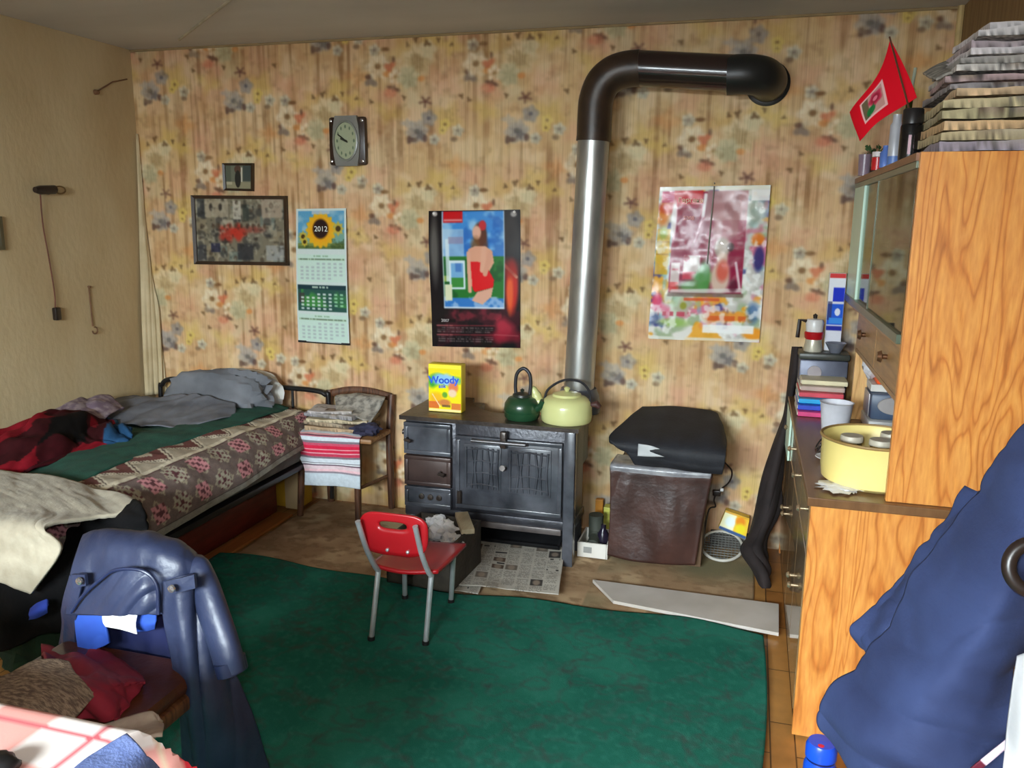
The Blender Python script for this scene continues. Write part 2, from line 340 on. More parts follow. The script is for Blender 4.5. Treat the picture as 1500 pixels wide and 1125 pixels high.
# ------------------------------------------------------------------ the room
XL, XR, YB, YF, H = -3.40, 0.79, 0.0, -5.60, 2.50
def struct(name, mb, m, **k): return obj(name, mb, m, None, kind='structure', **k)
wcv = Canvas(XR-XL, H, 0.006, (211, 172, 128))
def paint_wall(c):
    X, Y = c.X, c.Y
    c.noise(3.2, (216, 184, 130), 0.6, 0.42, 0.62, 3)
    c.noise(4.5, (220, 172, 142), 0.5, 0.50, 0.68, 8)
    c.noise(7.0, (230, 206, 166), 0.60, 0.50, 0.66, 21)
    c.noise(11., (194, 146, 98), 0.45, 0.56, 0.72, 33)
    # fine vertical hatching of the ground
    st = vn(X*75, Y*2.2, 5)*0.65+vn(X*38, Y*1.3, 6)*0.35
    c.mix(np.clip((st-0.60)/0.12, 0, 1)*0.62*np.clip(fbm(X*3, Y*4, 77)*1.9-0.35, 0.15, 1), (130, 88, 48))
    c.mix(np.clip((0.36-st)/0.12, 0, 1)*0.35, (228, 196, 140))
    offs = {-3: 0.30, -2: 0.36, -1: 0.08, 0: -0.16, 1: -0.16, 2: 0.34, 3: 0.22, 4: 0.12, 5: 0.4}
    cream, white, gold, gpale = (226, 206, 164), (236, 222, 192), (218, 186, 98), (202, 192, 152)
    dk, slate, blue, bluep = (108, 76, 58), (132, 116, 104), (142, 136, 132), (176, 168, 158)
    brn, red, orange, pink = (120, 82, 46), (206, 104, 66), (218, 140, 72), (222, 160, 132)
    def flower(x, y, r, c1, c2, lobes=5, ph=0.0, cen=None, a=0.9):
        r = r*1.18; c.ell(x, y, r, r*0.92, c1, a, 0.35, lobes=lobes, la=0.13, ph=ph)
        c.ell(x+r*.1, y+r*.25, r*.75, r*.6, c2, 0.40, 0.6, lobes=lobes, la=0.2, ph=ph+1)
        for k in range(lobes):
            t = ph+k*2*math.pi/lobes+0.5
            c.line(x+r*.25*math.cos(t), y+r*.25*math.sin(t), x+r*.85*math.cos(t), y+r*.85*math.sin(t), 0.006, c2, 0.45)
        if cen: c.ell(x, y, r*.27, r*.24, cen, 0.85, 0.5)
    for j in range(-3, 6):
        u0 = 1.44+0.53*j; rr = random.Random(100+j)
        for rep in range(-1, 5):
            v0 = offs[j]+0.70*rep
            if v0 > 2.6 or v0 < -0.9: continue
            J = lambda s=0.008: rr.uniform(-s, s)
            def P(u, v): return u0+(u-.265)*1.06+.265+J(), v0+v+J()
            # soft yellow, green and pink wash of leaves
            for (u, v, r, cl, a) in ((.36, .17, .06, gold, .55), (.44, .22, .05, gold, .6), (.12, .52, .06, gold, .5), (.42, .56, .07, gold, .5), (.20, .22, .06, (212, 174, 96), .5), (.14, .45, .07, pink, .45), (.40, .40, .08, pink, .35), (.25, .46, .06, gpale, .4), (.46, .10, .05, orange, .4), (.05, .14, .06, pink, .4)):
                x, y = P(u, v); c.ell(x, y, r, r*.8, cl, a, 0.9, lobes=4, la=.25, ph=u*40)
            # bouquet
            x, y = P(.035, .365); c.ell(x, y, .032, .024, slate, .85, .4, rot=.5, lobes=3, la=.3); c.ell(x-.012, y-.022, .018, .012, dk, .9, .4)
            x, y = P(.07, .30); flower(x, y, .052, white, (206, 168, 120), 6, .4, brn)
            x, y = P(.13, .31); c.ell(x, y, .030, .022, red, .75, .6, rot=-.6, lobes=3, la=.3); x, y = P(.12, .345); c.ell(x, y, .025, .015, orange, .8, .6)
            x, y = P(.15, .275); c.ell(x, y, .008, .016, dk, .8, .5)
            x, y = P(.165, .36); flower(x, y, .030, white, (200, 150, 100), 5, 1.0, (170, 130, 80))
            x, y = P(.15, .405); c.ell(x, y, .028, .014, dk, .85, .5, rot=.3, lobes=4, la=.3); x, y = P(.13, .425); c.ell(x, y, .034, .022, (212, 120, 88), .65, .7)
            x, y = P(.275, .285); flower(x, y, .068, cream, (176, 142, 92), 7, .2, None, .85)
            for k in range(5): c.line(x-.03+.015*k, y-.03, x-.024+.012*k, y+.035, .006, (132, 108, 66), .55)
            x, y = P(.225, .365); flower(x, y, .048, gpale, (158, 150, 116), 6, .8, None, .85); x, y = P(.285, .37); c.ell(x, y, .02, .014, orange, .8, .5)
            x, y = P(.33, .235); flower(x, y, .038, cream, gpale, 5, .3)
            # small flowers and leaves above
            x, y = P(.055, .215); flower(x, y, .026, (214, 206, 178), slate, 5, .2, slate); x, y = P(.10, .22); c.ell(x, y, .024, .010, brn, .9, .5)
            for (u, v, r) in ((.27, .185, .016), (.33, .205, .018), (.38, .185, .012), (.22, .20, .012), (.45, .21, .010), (.03, .47, .012), (.50, .45, .013), (.21, .455, .012)):
                x, y = P(u, v); c.ell(x, y, r, r*.75, (108, 78, 46), .8, .5, rot=u*20, lobes=3, la=.35, ph=v*30)
            # blue cluster
            x, y = P(.315, .475)
            for k in range(5): t = k*1.26+.4; c.line(x, y, x+.032*math.cos(t), y+.024*math.sin(t), .012, (112, 74, 60), .75)
            x, y = P(.335, .555); flower(x, y, .034, blue, bluep, 5, .5, (96, 92, 100), .75)
            x, y = P(.225, .58); c.ell(x, y, .028, .018, bluep, .7, .6, lobes=4, la=.3)
            x, y = P(.265, .625); flower(x, y, .048, bluep, blue, 6, .9, (108, 104, 98), .8)
            x, y = P(.29, .645); c.ell(x, y, .022, .02, (104, 98, 98), .7, .5, lobes=5, la=.3)
            x, y = P(.235, .67); c.ell(x, y, .028, .016, (96, 72, 62), .85, .5, lobes=3, la=.3); x, y = P(.315, .655); c.ell(x, y, .014, .018, (96, 72, 66), .85, .5)
            x, y = P(.355, .67); flower(x, y, .024, (208, 202, 180), (150, 146, 130), 5, .2, slate, .8)
            x, y = P(.41, .59); flower(x, y, .024, (222, 196, 108), gold, 5, .1, brn); x, y = P(.405, .62); flower(x, y, .018, (222, 196, 108), gold, 5, .6, brn)
            x, y = P(.475, .63); flower(x, y, .026, (216, 208, 180), (150, 140, 120), 5, .4, slate); x, y = P(.46, .66); c.ell(x, y, .018, .012, (116, 92, 70), .7, .6)
    for j in range(-3, 6):
        c.line(1.44+.53*j, 0, 1.44+.53*j, 2.5, .004, (150, 110, 66), .35)
    c.noise(26, (238, 214, 166), 0.22, 0.55, 0.75, 51); c.noise(30, (120, 84, 48), 0.22, 0.60, 0.8, 52)
    c.blur(1)
    # patchy brown tone, darker towards the ceiling
    c.mix(np.clip(0.22-c.Y, 0, 1)*1.1*fbm(X*5, Y*6, 9), (120, 84, 44))
paint_wall(wcv)
q, cc = print_mesh(wcv, lambda u, v: np.stack([XL+u*(XR-XL), 0*u, H-v*H], -1))
struct('wall_back', q, attr_mat('floral_wallpaper', 0.62, 0.25, streak=0.20), colors=cc, smooth=False)
struct('wall_left', MB().box(XL-.12, YF, 0, XL, .1, H), mat('stained_paper', (176, 150, 108), (196, 176, 138), 0.8, scale=1.4, stretch=(1, 1.2, .7), detail=8, bump=.12, bscale=30, lo=.3, hi=.62), smooth=False)
struct('wall_right', MB().box(XR, YF, 0, XR+.12, .1, H), mat('brown_paper', (128, 98, 60), (146, 116, 74), 0.7, scale=6, stretch=(1, 8, .6), bump=.05), smooth=False)
# wall behind the camera with its window
WX0, WX1, WZ0, WZ1 = -2.35, -0.35, 0.85, 2.15
q = MB().box(XL, YF-.2, 0, WX0, YF, H).box(WX1, YF-.2, 0, XR, YF, H).box(WX0, YF-.2, 0, WX1, YF, WZ0).box(WX0, YF-.2, WZ1, WX1, YF, H)
struct('wall_front', q, mat('front_plaster', (200, 198, 192), (212, 210, 204), .8, scale=3), smooth=False)
q = MB().box(WX0, YF-.16, WZ0, WX0+.06, YF-.06, WZ1).box(WX1-.06, YF-.16, WZ0, WX1, YF-.06, WZ1).box(WX0, YF-.16, WZ0, WX1, YF-.06, WZ0+.06).box(WX0, YF-.16, WZ1-.06, WX1, YF-.06, WZ1).box((WX0+WX1)/2-.03, YF-.15, WZ0, (WX0+WX1)/2+.03, YF-.07, WZ1)
win = struct('window_1', q, mat('window_white', (225, 222, 214), None, .4), smooth=False)
o = obj('pane', MB().box(WX0+.05, YF-.115, WZ0+.05, WX1-.05, YF-.109, WZ1-.05), glass_mat('window_glass', (250, 252, 250), .03), win, smooth=False)
# floor: worn parquet
M = bpy.data.materials.new('parquet'); M.use_nodes = True; nt = M.node_tree; b = nt.nodes['Principled BSDF']; b.inputs['Roughness'].default_value = .35
tc = nt.nodes.new('ShaderNodeTexCoord'); mp = nt.nodes.new('ShaderNodeMapping'); mp.inputs['Rotation'].default_value = (0, 0, math.pi/2); nt.links.new(tc.outputs['Object'], mp.inputs['Vector'])
br = nt.nodes.new('ShaderNodeTexBrick'); br.inputs['Color1'].default_value = rgba((176, 126, 66)); br.inputs['Color2'].default_value = rgba((150, 98, 48)); br.inputs['Mortar'].default_value = rgba((84, 54, 28))
br.inputs['Scale'].default_value = 1; br.inputs['Brick Width'].default_value = .34; br.inputs['Row Height'].default_value = .075; br.inputs['Mortar Size'].default_value = .0025
nt.links.new(mp.outputs['Vector'], br.inputs['Vector'])
n = nt.nodes.new('ShaderNodeTexNoise'); n.inputs['Scale'].default_value = 9; n.inputs['Detail'].default_value = 6; nt.links.new(mp.outputs['Vector'], n.inputs['Vector'])
mx = nt.nodes.new('ShaderNodeMix'); mx.data_type = 'RGBA'; mx.blend_type = 'OVERLAY'; mx.inputs[0].default_value = .6
nt.links.new(br.outputs['Color'], mx.inputs[6]); nt.links.new(n.outputs['Fac'], mx.inputs[7]); nt.links.new(mx.outputs[2], b.inputs['Base Color'])
struct('floor', MB().box(XL-.1, YF, -.1, XR+.1, .1, 0), M, smooth=False)
struct('ceiling', MB().box(XL-.1, YF, H, XR+.1, .1, H+.1), mat('sooty_ceiling', (186, 183, 178), (206, 203, 198), .9, scale=1.2, stretch=(.6, 1.6, 1), detail=6, bump=.08, bscale=8, lo=.3, hi=.7), smooth=False)
a, b2 = at(336, 0, z=H), at(262, 58, z=H)
d = (a-b2); a = a+d*4
struct('trim_1', MB().tube([b2, a], .008, 8), mat('batten_paint', (176, 168, 146), None, .7))
struct('trim_2', MB().tube([(XR-.012, -.012, 0.0), (XR-.012, -.012, H)], .014, 8), mat('corner_bead', (196, 170, 116), None, .7))
struct('trim_3', MB().tube([(XL+.0, -.004, H-.005), (XR, -.004, H-.005)], .007, 8), mat('ceiling_edge', (150, 128, 92), None, .8))

# ------------------------------------------------------------------ light
def area(name, loc, rot, sx, sy, power, col):
    l = bpy.data.lights.new(name, 'AREA'); l.shape = 'RECTANGLE'; l.size = sx; l.size_y = sy; l.energy = power; l.color = col
    o = bpy.data.objects.new(name, l); COL.objects.link(o); o.location = loc; o.rotation_euler = rot; return o
area('daylight', ((WX0+WX1)/2+.1, YF-1.5, 3.15), (math.radians(74), 0, 0), 4.2, 2.7, 3600, (0.84, 0.92, 1.0))
# the small flash on the camera body
fl = bpy.data.lights.new('camera_flash', 'SPOT'); fl.energy = 50; fl.spot_size = math.radians(95); fl.spot_blend = .6; fl.shadow_soft_size = .03; fl.color = (.96, .99, 1)
fo = bpy.data.objects.new('camera_flash', fl); COL.objects.link(fo)
fo.matrix_world = Matrix.Translation(Vector(CAM+_R*-.05+_U*.07)) @ m.to_3x3().to_4x4()
w = bpy.data.worlds.new('world'); scene.world = w; w.use_nodes = True
w.node_tree.nodes['Background'].inputs['Color'].default_value = rgba((205, 220, 240)); w.node_tree.nodes['Background'].inputs['Strength'].default_value = 1.0
vs = scene.view_settings; vs.view_transform = 'Standard'; vs.look = 'None'; vs.gamma = 1; vs.use_curve_mapping = False; vs.exposure = 0.36

# ------------------------------------------------------------------ things on the back wall
paper = attr_mat('matt_print', .6, .15, grain=.10, gscale=160)
gloss = attr_mat('glossy_print', .22, .22, coat=.03)
black_wood = mat('dark_frame_wood', (46, 32, 22), (62, 44, 30), .4, scale=20)
def panel(name, cv, place, m, parent, solid=0.0015, **k):
    q, cc = print_mesh(cv, place); return obj(name, q, m, parent, colors=cc, smooth=True, solid=0, **k)

def frame_thing(name, label, tl, tr, br, bl, w, cv):
    tl, tr, br, bl = (np.array(p) for p in (tl, tr, br, bl)); r = root(name, (tl+tr+br+bl)/4*[1, 0, 1], label, 'picture frame')
    c = (tl+tr+br+bl)/4; q = MB()
    inner = [c+(p-c)*(1-2*w/np.linalg.norm(tr-tl)*np.array([1, 1, 1])) for p in (tl, tr, br, bl)]
    inner = [p+np.array([s*w, 0, t*w]) for p, s, t in zip((tl, tr, br, bl), (1, -1, -1, 1), (-1, -1, 1, 1))]
    O = (tl, tr, br, bl)
    for i in range(4):
        j = (i+1) % 4; q.prism([O[i]*[1, 0, 1]+[0, -.026, 0], O[j]*[1, 0, 1]+[0, -.026, 0], inner[j]*[1, 0, 1]+[0, -.020, 0], inner[i]*[1, 0, 1]+[0, -.020, 0]], (0, .0245, 0))
    obj('frame', recalc(q), black_wood, r, smooth=False)
    panel('picture', cv, quad_place(*[p*[1, 0, 1]+[0, -.012, 0] for p in inner]), gloss, r)
    obj('backing', MB().prism([p*[1, 0, 1]+[0, -.010, 0] for p in inner], (0, .009, 0)), black_wood, r, smooth=False)
    return r
# collage of small photographs
cv = Canvas(.56, .34, .004, (122, 114, 96))
cr = random.Random(4)
for i in range(44):
    x, y = cr.uniform(-.02, .54), cr.uniform(-.02, .32); wd, hh = cr.uniform(.04, .10), cr.uniform(.05, .10); g = cr.choice([(150, 142, 122), (120, 114, 98), (170, 160, 140), (92, 90, 82), (140, 128, 104), (110, 120, 112)])
    cv.rect(x, y, x+wd, y+hh, g, .85)
    cv.ell(x+wd*.5, y+hh*.4, .012, .016, (84, 72, 60), .8, .4); cv.ell(x+wd*.5, y+hh*.85, .024, .022, (60, 58, 56), .7, .4)
for (x0, y0, x1, y1, g) in ((.01, .0, .06, .10, (60, 62, 64)), (.06, .01, .21, .10, (164, 152, 130)), (.24, .01, .29, .11, (196, 188, 172)), (.30, .03, .34, .12, (60, 66, 60)), (.42, .0, .55, .10, (170, 152, 132)), (.0, .25, .06, .34, (66, 66, 70)), (.09, .24, .15, .29, (44, 46, 72)), (.26, .24, .36, .33, (50, 50, 54)), (.44, .25, .55, .335, (156, 156, 152))):
    cv.rect(x0, y0, x1, y1, g, .85)
for x in (.10, .16): cv.ell(x, .045, .012, .02, (56, 50, 46), .9, .4)
cv.ell(.265, .02, .01, .012, (70, 60, 50)); cv.ell(.48, .035, .014, .018, (90, 72, 60), .9)
cv.ell(.20, .185, .055, .045, (176, 58, 44), .85, .5, lobes=5); cv.ell(.27, .18, .045, .042, (190, 54, 40), .9, .5, lobes=4); cv.ell(.36, .165, .07, .018, (150, 70, 58), .7, .7)
for k in range(10): cv.ell(.11+.036*k, .145, .008, .014, (82, 62, 48), .8, .5)
cv.noise(60, (40, 38, 34), .5, .6, .75, 4); cv.noise(45, (190, 184, 160), .45, .6, .75, 5)
cv.blur(2)
frame_thing('photo_frame', 'wide dark-framed collage of family photographs below the tiny frame', at(280, 286, y=-.02), at(419, 287, y=-.02), at(422, 389, y=-.02), at(285, 387, y=-.02), .018, cv)
cv = Canvas(.15, .12, .003, (110, 112, 96))
cv.rect(0, .085, .15, .12, (146, 140, 112)); cv.rect(.0, .0, .03, .085, (92, 96, 82)); cv.rect(.10, 0, .15, .08, (70, 78, 74)); cv.ell(.07, .02, .02, .022, (90, 68, 56)); cv.ell(.07, .07, .018, .045, (50, 48, 44)); cv.rect(.088, .01, .096, .085, (200, 196, 176)); cv.rect(.0, .085, .035, .1, (176, 166, 140))
frame_thing('photo_frame', 'tiny dark-framed photograph hung above the wide collage', at(326, 239, y=-.02), at(370, 239, y=-.02), at(370, 280, y=-.02), at(328, 279, y=-.02), .012, cv)

# clock
cc0 = at(510, 207, y=-.02); r = root('wall_clock', cc0*[1, 0, 1], 'brown wall clock with grey band and pale oval dial', 'clock')
r.rotation_euler = (0, 0, 0)
cx, cz = cc0[0], cc0[2]
obj('case', MB().box(cx-.105, -.035, cz-.122, cx+.105, -.001, cz+.122, .012), mat('clock_brown', (44, 28, 20), (58, 38, 28), .35), r)
hour = [(-.062, .126), (-.072, .075), (-.078, 0), (-.072, -.075), (-.062, -.126), (.062, -.126), (.072, -.075), (.078, 0), (.072, .075), (.062, .126)]
obj('band', recalc(MB().prism([(cx+a, -.046, cz+b) for a, b in hour], (0, .02, 0))), mat('clock_grey', (120, 118, 112), (136, 134, 128), .45), r, smooth=False)
obj('bezel', MB().lathe([(.100, -.046), (.100, -.054), (.090, -.056), (.088, -.050)], (cx, 0, cz), 48, 'y', .70, 1.04), mat('clock_rim', (126, 128, 118), None, .3), r)
cv = Canvas(.2, .2, .003, (164, 170, 140)); cv.noise(20, (150, 160, 134), .5, seed=3)
for k in range(12):
    t = k*math.pi/6; cv.ell(.1+.075*math.sin(t), .1-.075*math.cos(t), .006 if k % 3 else .008, .009, (88, 104, 84), .85, .5)
q, c2 = print_mesh(cv, lambda u, v: np.stack([cx+(u-.5)*.128, -.0505+0*u, cz-(v-.5)*.19], -1))
keep = ((cv.X-.1)**2+(cv.Y-.1)**2).ravel() < .098**2
q.f = [f for f in q.f if all(keep[i] for i in f)]
obj('dial', q, paper, r, colors=c2, smooth=False)
hm = mat('clock_hand', (40, 44, 36), None, .4)
obj('minute_hand', MB().tube([(cx+.012, -.053, cz-.008), (cx-.042, -.053, cz+.032)], .0035, 8), hm, r); obj('hour_hand', MB().tube([(cx+.008, -.0525, cz-.004), (cx-.026, -.0525, cz+.012)], .0055, 8), hm, r)
for sx in (-1, 1):
    for sz in (-1, 1): obj('screw_cap', MB().lathe([(.009, -.034), (.008, -.041), (0, -.043)], (cx+sx*.089, 0, cz+sz*.102), 12, 'y'), mat('screw_silver', (170, 165, 160), None, .25, .8), r)

# wall calendar with a sunflower
tl, tr, brr, bl = at(434, 306, y=-.012), at(507, 305, y=-.012), at(512, 504, y=-.02), at(437, 499, y=-.02)
r = root('wall_calendar', (tl+brr)/2*[1, 0, 1], 'tall narrow three-month calendar topped by a sunflower picture', 'calendar')
cv = Canvas(.31, .73, .0028, (206, 218, 214))
cv.rect(.012, .012, .298, .215, (92, 158, 196)); cv.noise(18, (164, 196, 206), .7, .5, .7, 3, box=(.012, .012, .298, .12)); cv.rect(.012, .185, .298, .215, (94, 112, 58)); cv.rect(.012, .13, .298, .2, (150, 166, 92), .45); cv.noise(30, (60, 80, 40), .7, .5, .65, 8, box=(.012, .16, .298, .215))
cv.ell(.155, .115, .088, .092, (226, 174, 34), 1, .12, lobes=16, la=.07); cv.ell(.155, .115, .066, .068, (236, 160, 24), .8, .5, lobes=12, la=.1); cv.ell(.155, .108, .048, .052, (44, 24, 20), 1, .25)
for x, y, s in ((.262, .107, .022), (.045, .15, .018), (.055, .178, .015)): cv.ell(x, y, s*1.3, s*1.5, (206, 178, 60), .9, .4, lobes=8); cv.ell(x, y, s*.7, s*.7, (66, 48, 22), .95, .4)
cv.rect(.10, .012, .21, .03, (190, 200, 206), .8)
def month(y0, dark):
    if dark:
        cv.rect(.008, y0, .302, y0+.145, (44, 84, 74)); cv.noise(14, (70, 150, 66), .8, .42, .6, 12, box=(.03, y0+.02, .302, y0+.12)); cv.rect(.008, y0, .302, y0+.024, (30, 56, 64)); cv.textrow(.10, y0+.006, .21, .011, (190, 210, 190), .8, 3); cv.rect(.014, y0+.045, .05, y0+.10, (74, 48, 52), .6)
    else:
        cv.rect(.008, y0, .302, y0+.15, (196, 222, 208), .8); cv.textrow(.11, y0+.006, .20, .008, (120, 160, 120), .6, 5); cv.rect(.012, y0+.022, .298, y0+.032, (166, 194, 160), .9); cv.textrow(.02, y0+.023, .295, .008, (96, 116, 96), .7, 8, .9)
    ink = (216, 224, 224) if dark else (150, 158, 166)
    for i in range(8):
        for j in range(5):
            if (j == 0 and i < 3) or (j == 4 and i > 5): continue
            cv.rect(.028+.034*i, y0+.045+.02*j, .046+.034*i, y0+.056+.02*j, (150, 205, 165) if (dark and i > 5) else ink, .85 if dark else .5)
month(.245, False); month(.412, True); month(.575, False)
cv.blur(1)
bow = lambda u, v: np.stack([0*u, -.010*np.sin(v*math.pi)-.006*np.sin(u*3.1), 0*u], -1)
panel('printed_sheet', cv, quad_place(tl, tr, brr, bl, bow), paper, r)
obj('bottom_strip', MB().prism([bl+[0, -.003, .004], brr+[0, -.003, .004], brr+[0, -.003, -.008], bl+[0, -.003, -.008]], (0, .012, 0)), mat('black_plastic', (24, 24, 26), None, .35), r, smooth=False)
obj('eyelet', MB().lathe([(.007, -.016), (.009, -.013), (.006, -.011)], ((tl[0]+tr[0])/2, 0, tl[2]-.012), 14, 'y'), mat('screw_silver', (170, 165, 160)), r)
text('2012', .040, ((tl[0]+tr[0])/2+.003, -.027, tl[2]-.106), (1, 0, 0), (0, 0, 1), mat('white_ink', (225, 226, 220), None, .6), r)

# black poster with the landscape picture
tl, tr, brr, bl = at(628, 309, y=-.008), at(762, 307, y=-.008), at(762, 510, y=-.008), at(634, 507, y=-.008)
r = root('poster', (tl+brr)/2*[1, 0, 1], 'black-bordered glossy poster of a woman in a red dress', 'poster')
cv = Canvas(.50, .72, .003, (26, 22, 24))
Y0 = .005
cv.ell(.03, .2, .022, .16, (110, 106, 100), .8, .9); cv.ell(.45, .12, .05, .12, (70, 64, 60), .6, .9)
cv.noise(16, (70, 28, 36), .8, .45, .65, 3, box=(.03, .5, .5, .72)); cv.noise(20, (120, 40, 52), .8, .52, .68, 13, box=(.06, .50, .40, .58))
# red stair of light at the right
cv.ell(.455, .40, .035, .13, (206, 40, 28), .95, .5); cv.ell(.445, .43, .018, .10, (240, 110, 50), .8, .7); cv.line(.40, .27, .48, .345, .016, (206, 150, 120), .9); cv.ell(.44, .30, .05, .05, (150, 34, 26), .7, .8)
cv.ell(.41, .62, .05, .06, (206, 56, 76), .75, .8, lobes=3); cv.ell(.42, .66, .10, .03, (150, 30, 50), .6, .8)
cv.rect(.03, .57, .14, .588, (20, 16, 18), .8)
for k, ch in enumerate('2007'): pass
for j in (.605, .655): cv.line(.03, j, .36, j-.003, .004, (176, 60, 70), .8); cv.line(.03, j+.0, .12, j, .005, (200, 120, 120), .7)
for i in range(6):
    for j in range(2):
        for k in range(3): cv.textrow(.03+.055*i, .613+.05*j+.011*k, .078+.055*i, .006, (150, 132, 132), .6, i*7+j*3+k)
cv.line(.10, .57, .10, .72, .003, (30, 22, 24), .8); cv.line(.22, .57, .22, .72, .003, (30, 22, 24), .8)
cv.line(.36, .65, .49, .655, .003, (200, 120, 120), .8)
# picture pasted in the middle
px0, py0, px1, py1 = .075, .004, .415, .512
def prect(a, b, c, d, col, al=1.): cv.rect(px0+a*(px1-px0), py0+b*(py1-py0), px0+c*(px1-px0), py0+d*(py1-py0), col, al)
prect(0, 0, 1, 1, (60, 140, 216)); cv.noise(12, (150, 200, 234), .9, .46, .66, 5, box=(px0, py0, px1, py1*.55)); cv.noise(16, (30, 96, 186), .7, .5, .66, 6, box=(px0, py0, px1, py1*.55))
prect(0, .18, .35, .47, (190, 214, 232), .6); prect(0, .46, 1, .90, (40, 118, 46)); cv.noise(18, (24, 84, 38), .8, .45, .6, 9, box=(px0, py0+.25, px1, py0+.45)); prect(0, .66, .20, .72, (178, 190, 90), .8)
prect(0, .89, 1, 1, (52, 120, 196)); cv.noise(22, (156, 190, 226), .8, .5, .62, 11, box=(px0, .45, px1, py1))
cv.poly([(px0+.0, .20), (px0+.10, .235), (px0+.10, .28), (px0, .25)], (40, 110, 44), .0)
prect(.10, .50, .36, .80, (220, 236, 244)); prect(.13, .53, .33, .78, (120, 176, 220)); prect(.13, .68, .33, .78, (60, 140, 60)); prect(.2, .53, .3, .62, (60, 110, 190), .7)
prect(.02, .75, .14, .92, (224, 226, 190)); prect(.05, .28, .11, .72, (226, 240, 246), .8)
prect(.02, .0, .34, .115, (206, 24, 30)); prect(.03, .08, .33, .10, (236, 190, 190), .7); prect(0, .0, .012, 1, (232, 240, 244)); prect(.988, 0, 1, 1, (216, 226, 236)); prect(0, .985, 1, 1, (226, 234, 240)); prect(.1, .26, .34, .33, (150, 120, 150), .5)
fx = px0+.58*(px1-px0)
cv.ell(fx+.012, .125, .036, .062, (88, 44, 24), 1, .3); cv.ell(fx+.026, .078, .020, .026, (200, 32, 40), 1, .3); cv.ell(fx-.006, .115, .024, .036, (226, 172, 146), 1, .3); cv.ell(fx-.012, .19, .028, .05, (120, 76, 30), .8, .7); cv.ell(fx+.030, .18, .022, .06, (96, 48, 26), .8, .6)
cv.poly([(fx-.055, .20), (fx-.02, .185), (fx+.04, .185), (fx+.075, .21), (fx+.085, .27), (fx+.05, .33), (fx-.045, .40), (fx-.04, .43), (fx-.055, .42), (fx-.065, .30)], (226, 164, 134))
cv.poly([(fx-.045, .265), (fx+.02, .268), (fx+.05, .30), (fx+.085, .36), (fx+.08, .40), (fx-.02, .425), (fx-.035, .41)], (222, 20, 26))
cv.poly([(fx-.01, .425), (fx+.08, .40), (fx+.07, .45), (fx+.02, .49), (fx-.04, .47)], (222, 170, 146)); cv.line(fx+.03, .20, fx+.02, .31, .028, (228, 170, 142)); cv.line(fx+.065, .22, fx+.035, .33, .026, (222, 160, 132)); cv.line(fx-.055, .22, fx-.05, .42, .020, (228, 170, 142))
cv.ell(.035, .016, .014, .012, (206, 196, 190), .9, .4); cv.ell(.465, .022, .016, .014, (190, 182, 176), .8, .5)
cv.blur(2)
wob = lambda u, v: np.stack([0*u, -.012*np.sin(v*3.0)*(1-u)-.006*np.sin(v*7+u*3), 0*u], -1)
panel('printed_sheet', cv, quad_place(tl, tr, brr, bl, wob), gloss, r)
text('2007', .022, tuple(bl*.84+brr*.16+np.array([0, -.018, .140])), (1, 0, 0), (0, 0, 1), mat('grey_ink', (205, 196, 196), None, .5), r)
for p in (tl+[.03, -.002, -.012], tr+[-.03, -.002, -.012]): obj('pin', MB().lathe([(.007, 0), (.006, -.006), (0, -.008)], p, 12, 'y'), mat('pin_white', (225, 220, 215), None, .3), r)

# glossy pink and white poster
tl, tr, brr, bl = at(967, 274, y=-.014), at(1129, 271, y=-.03), at(1112, 502, y=-.02), at(949, 496, y=-.03)
r = root('poster', (tl+brr)/2*[1, 0, 1], 'crinkled glossy poster with a maroon panel and bright flower border', 'poster')
cv = Canvas(.53, .74, .003, (196, 192, 186))
cv.noise(9, (232, 228, 220), .9, .45, .6, 2); cv.noise(14, (150, 170, 130), .8, .55, .68, 4); cv.noise(12, (214, 80, 120), .7, .6, .7, 6); cv.noise(13, (240, 160, 30), .8, .6, .68, 7); cv.noise(15, (60, 60, 130), .8, .64, .7, 9); cv.noise(17, (120, 180, 190), .6, .6, .72, 12)
cv.rect(0, 0, .53, .018, (240, 236, 220))
cv.ell(.03, .12, .03, .07, (226, 130, 40), .9, .7); cv.rect(.005, .20, .07, .42, (228, 176, 44), .85); cv.rect(.005, .26, .07, .264, (160, 110, 40)); cv.rect(.005, .32, .07, .324, (160, 110, 40)); cv.ell(.035, .22, .02, .03, (150, 180, 80), .8, .8)
cv.ell(.49, .25, .03, .03, (224, 120, 30), .95, .5); cv.ell(.50, .34, .025, .06, (50, 44, 110), .9, .5); cv.ell(.47, .12, .05, .07, (140, 150, 130), .8, .8); cv.ell(.49, .60, .03, .05, (60, 100, 150), .8, .7); cv.ell(.03, .55, .025, .04, (220, 60, 110), .9, .6); cv.ell(.50, .70, .05, .03, (236, 150, 40), .95, .5); cv.ell(.02, .64, .03, .03, (50, 66, 120), .8, .7); cv.ell(.35, .62, .09, .03, (232, 150, 60), .9, .7, lobes=5); cv.ell(.15, .56, .06, .05, (170, 196, 160), .8, .8, lobes=6); cv.ell(.16, .57, .016, .018, (150, 150, 50), .9, .5); cv.ell(.12, .655, .07, .02, (150, 190, 90), .8, .8)
cv.textrow(.04, .60, .20, .022, (190, 60, 80), .8, 3, .8); cv.textrow(.28, .615, .46, .026, (214, 90, 40), .8, 6, .8); cv.rect(.26, .66, .50, .70, (244, 244, 242), .9)
cv.noise(26, (250, 250, 248), .6, .58, .66, 19)
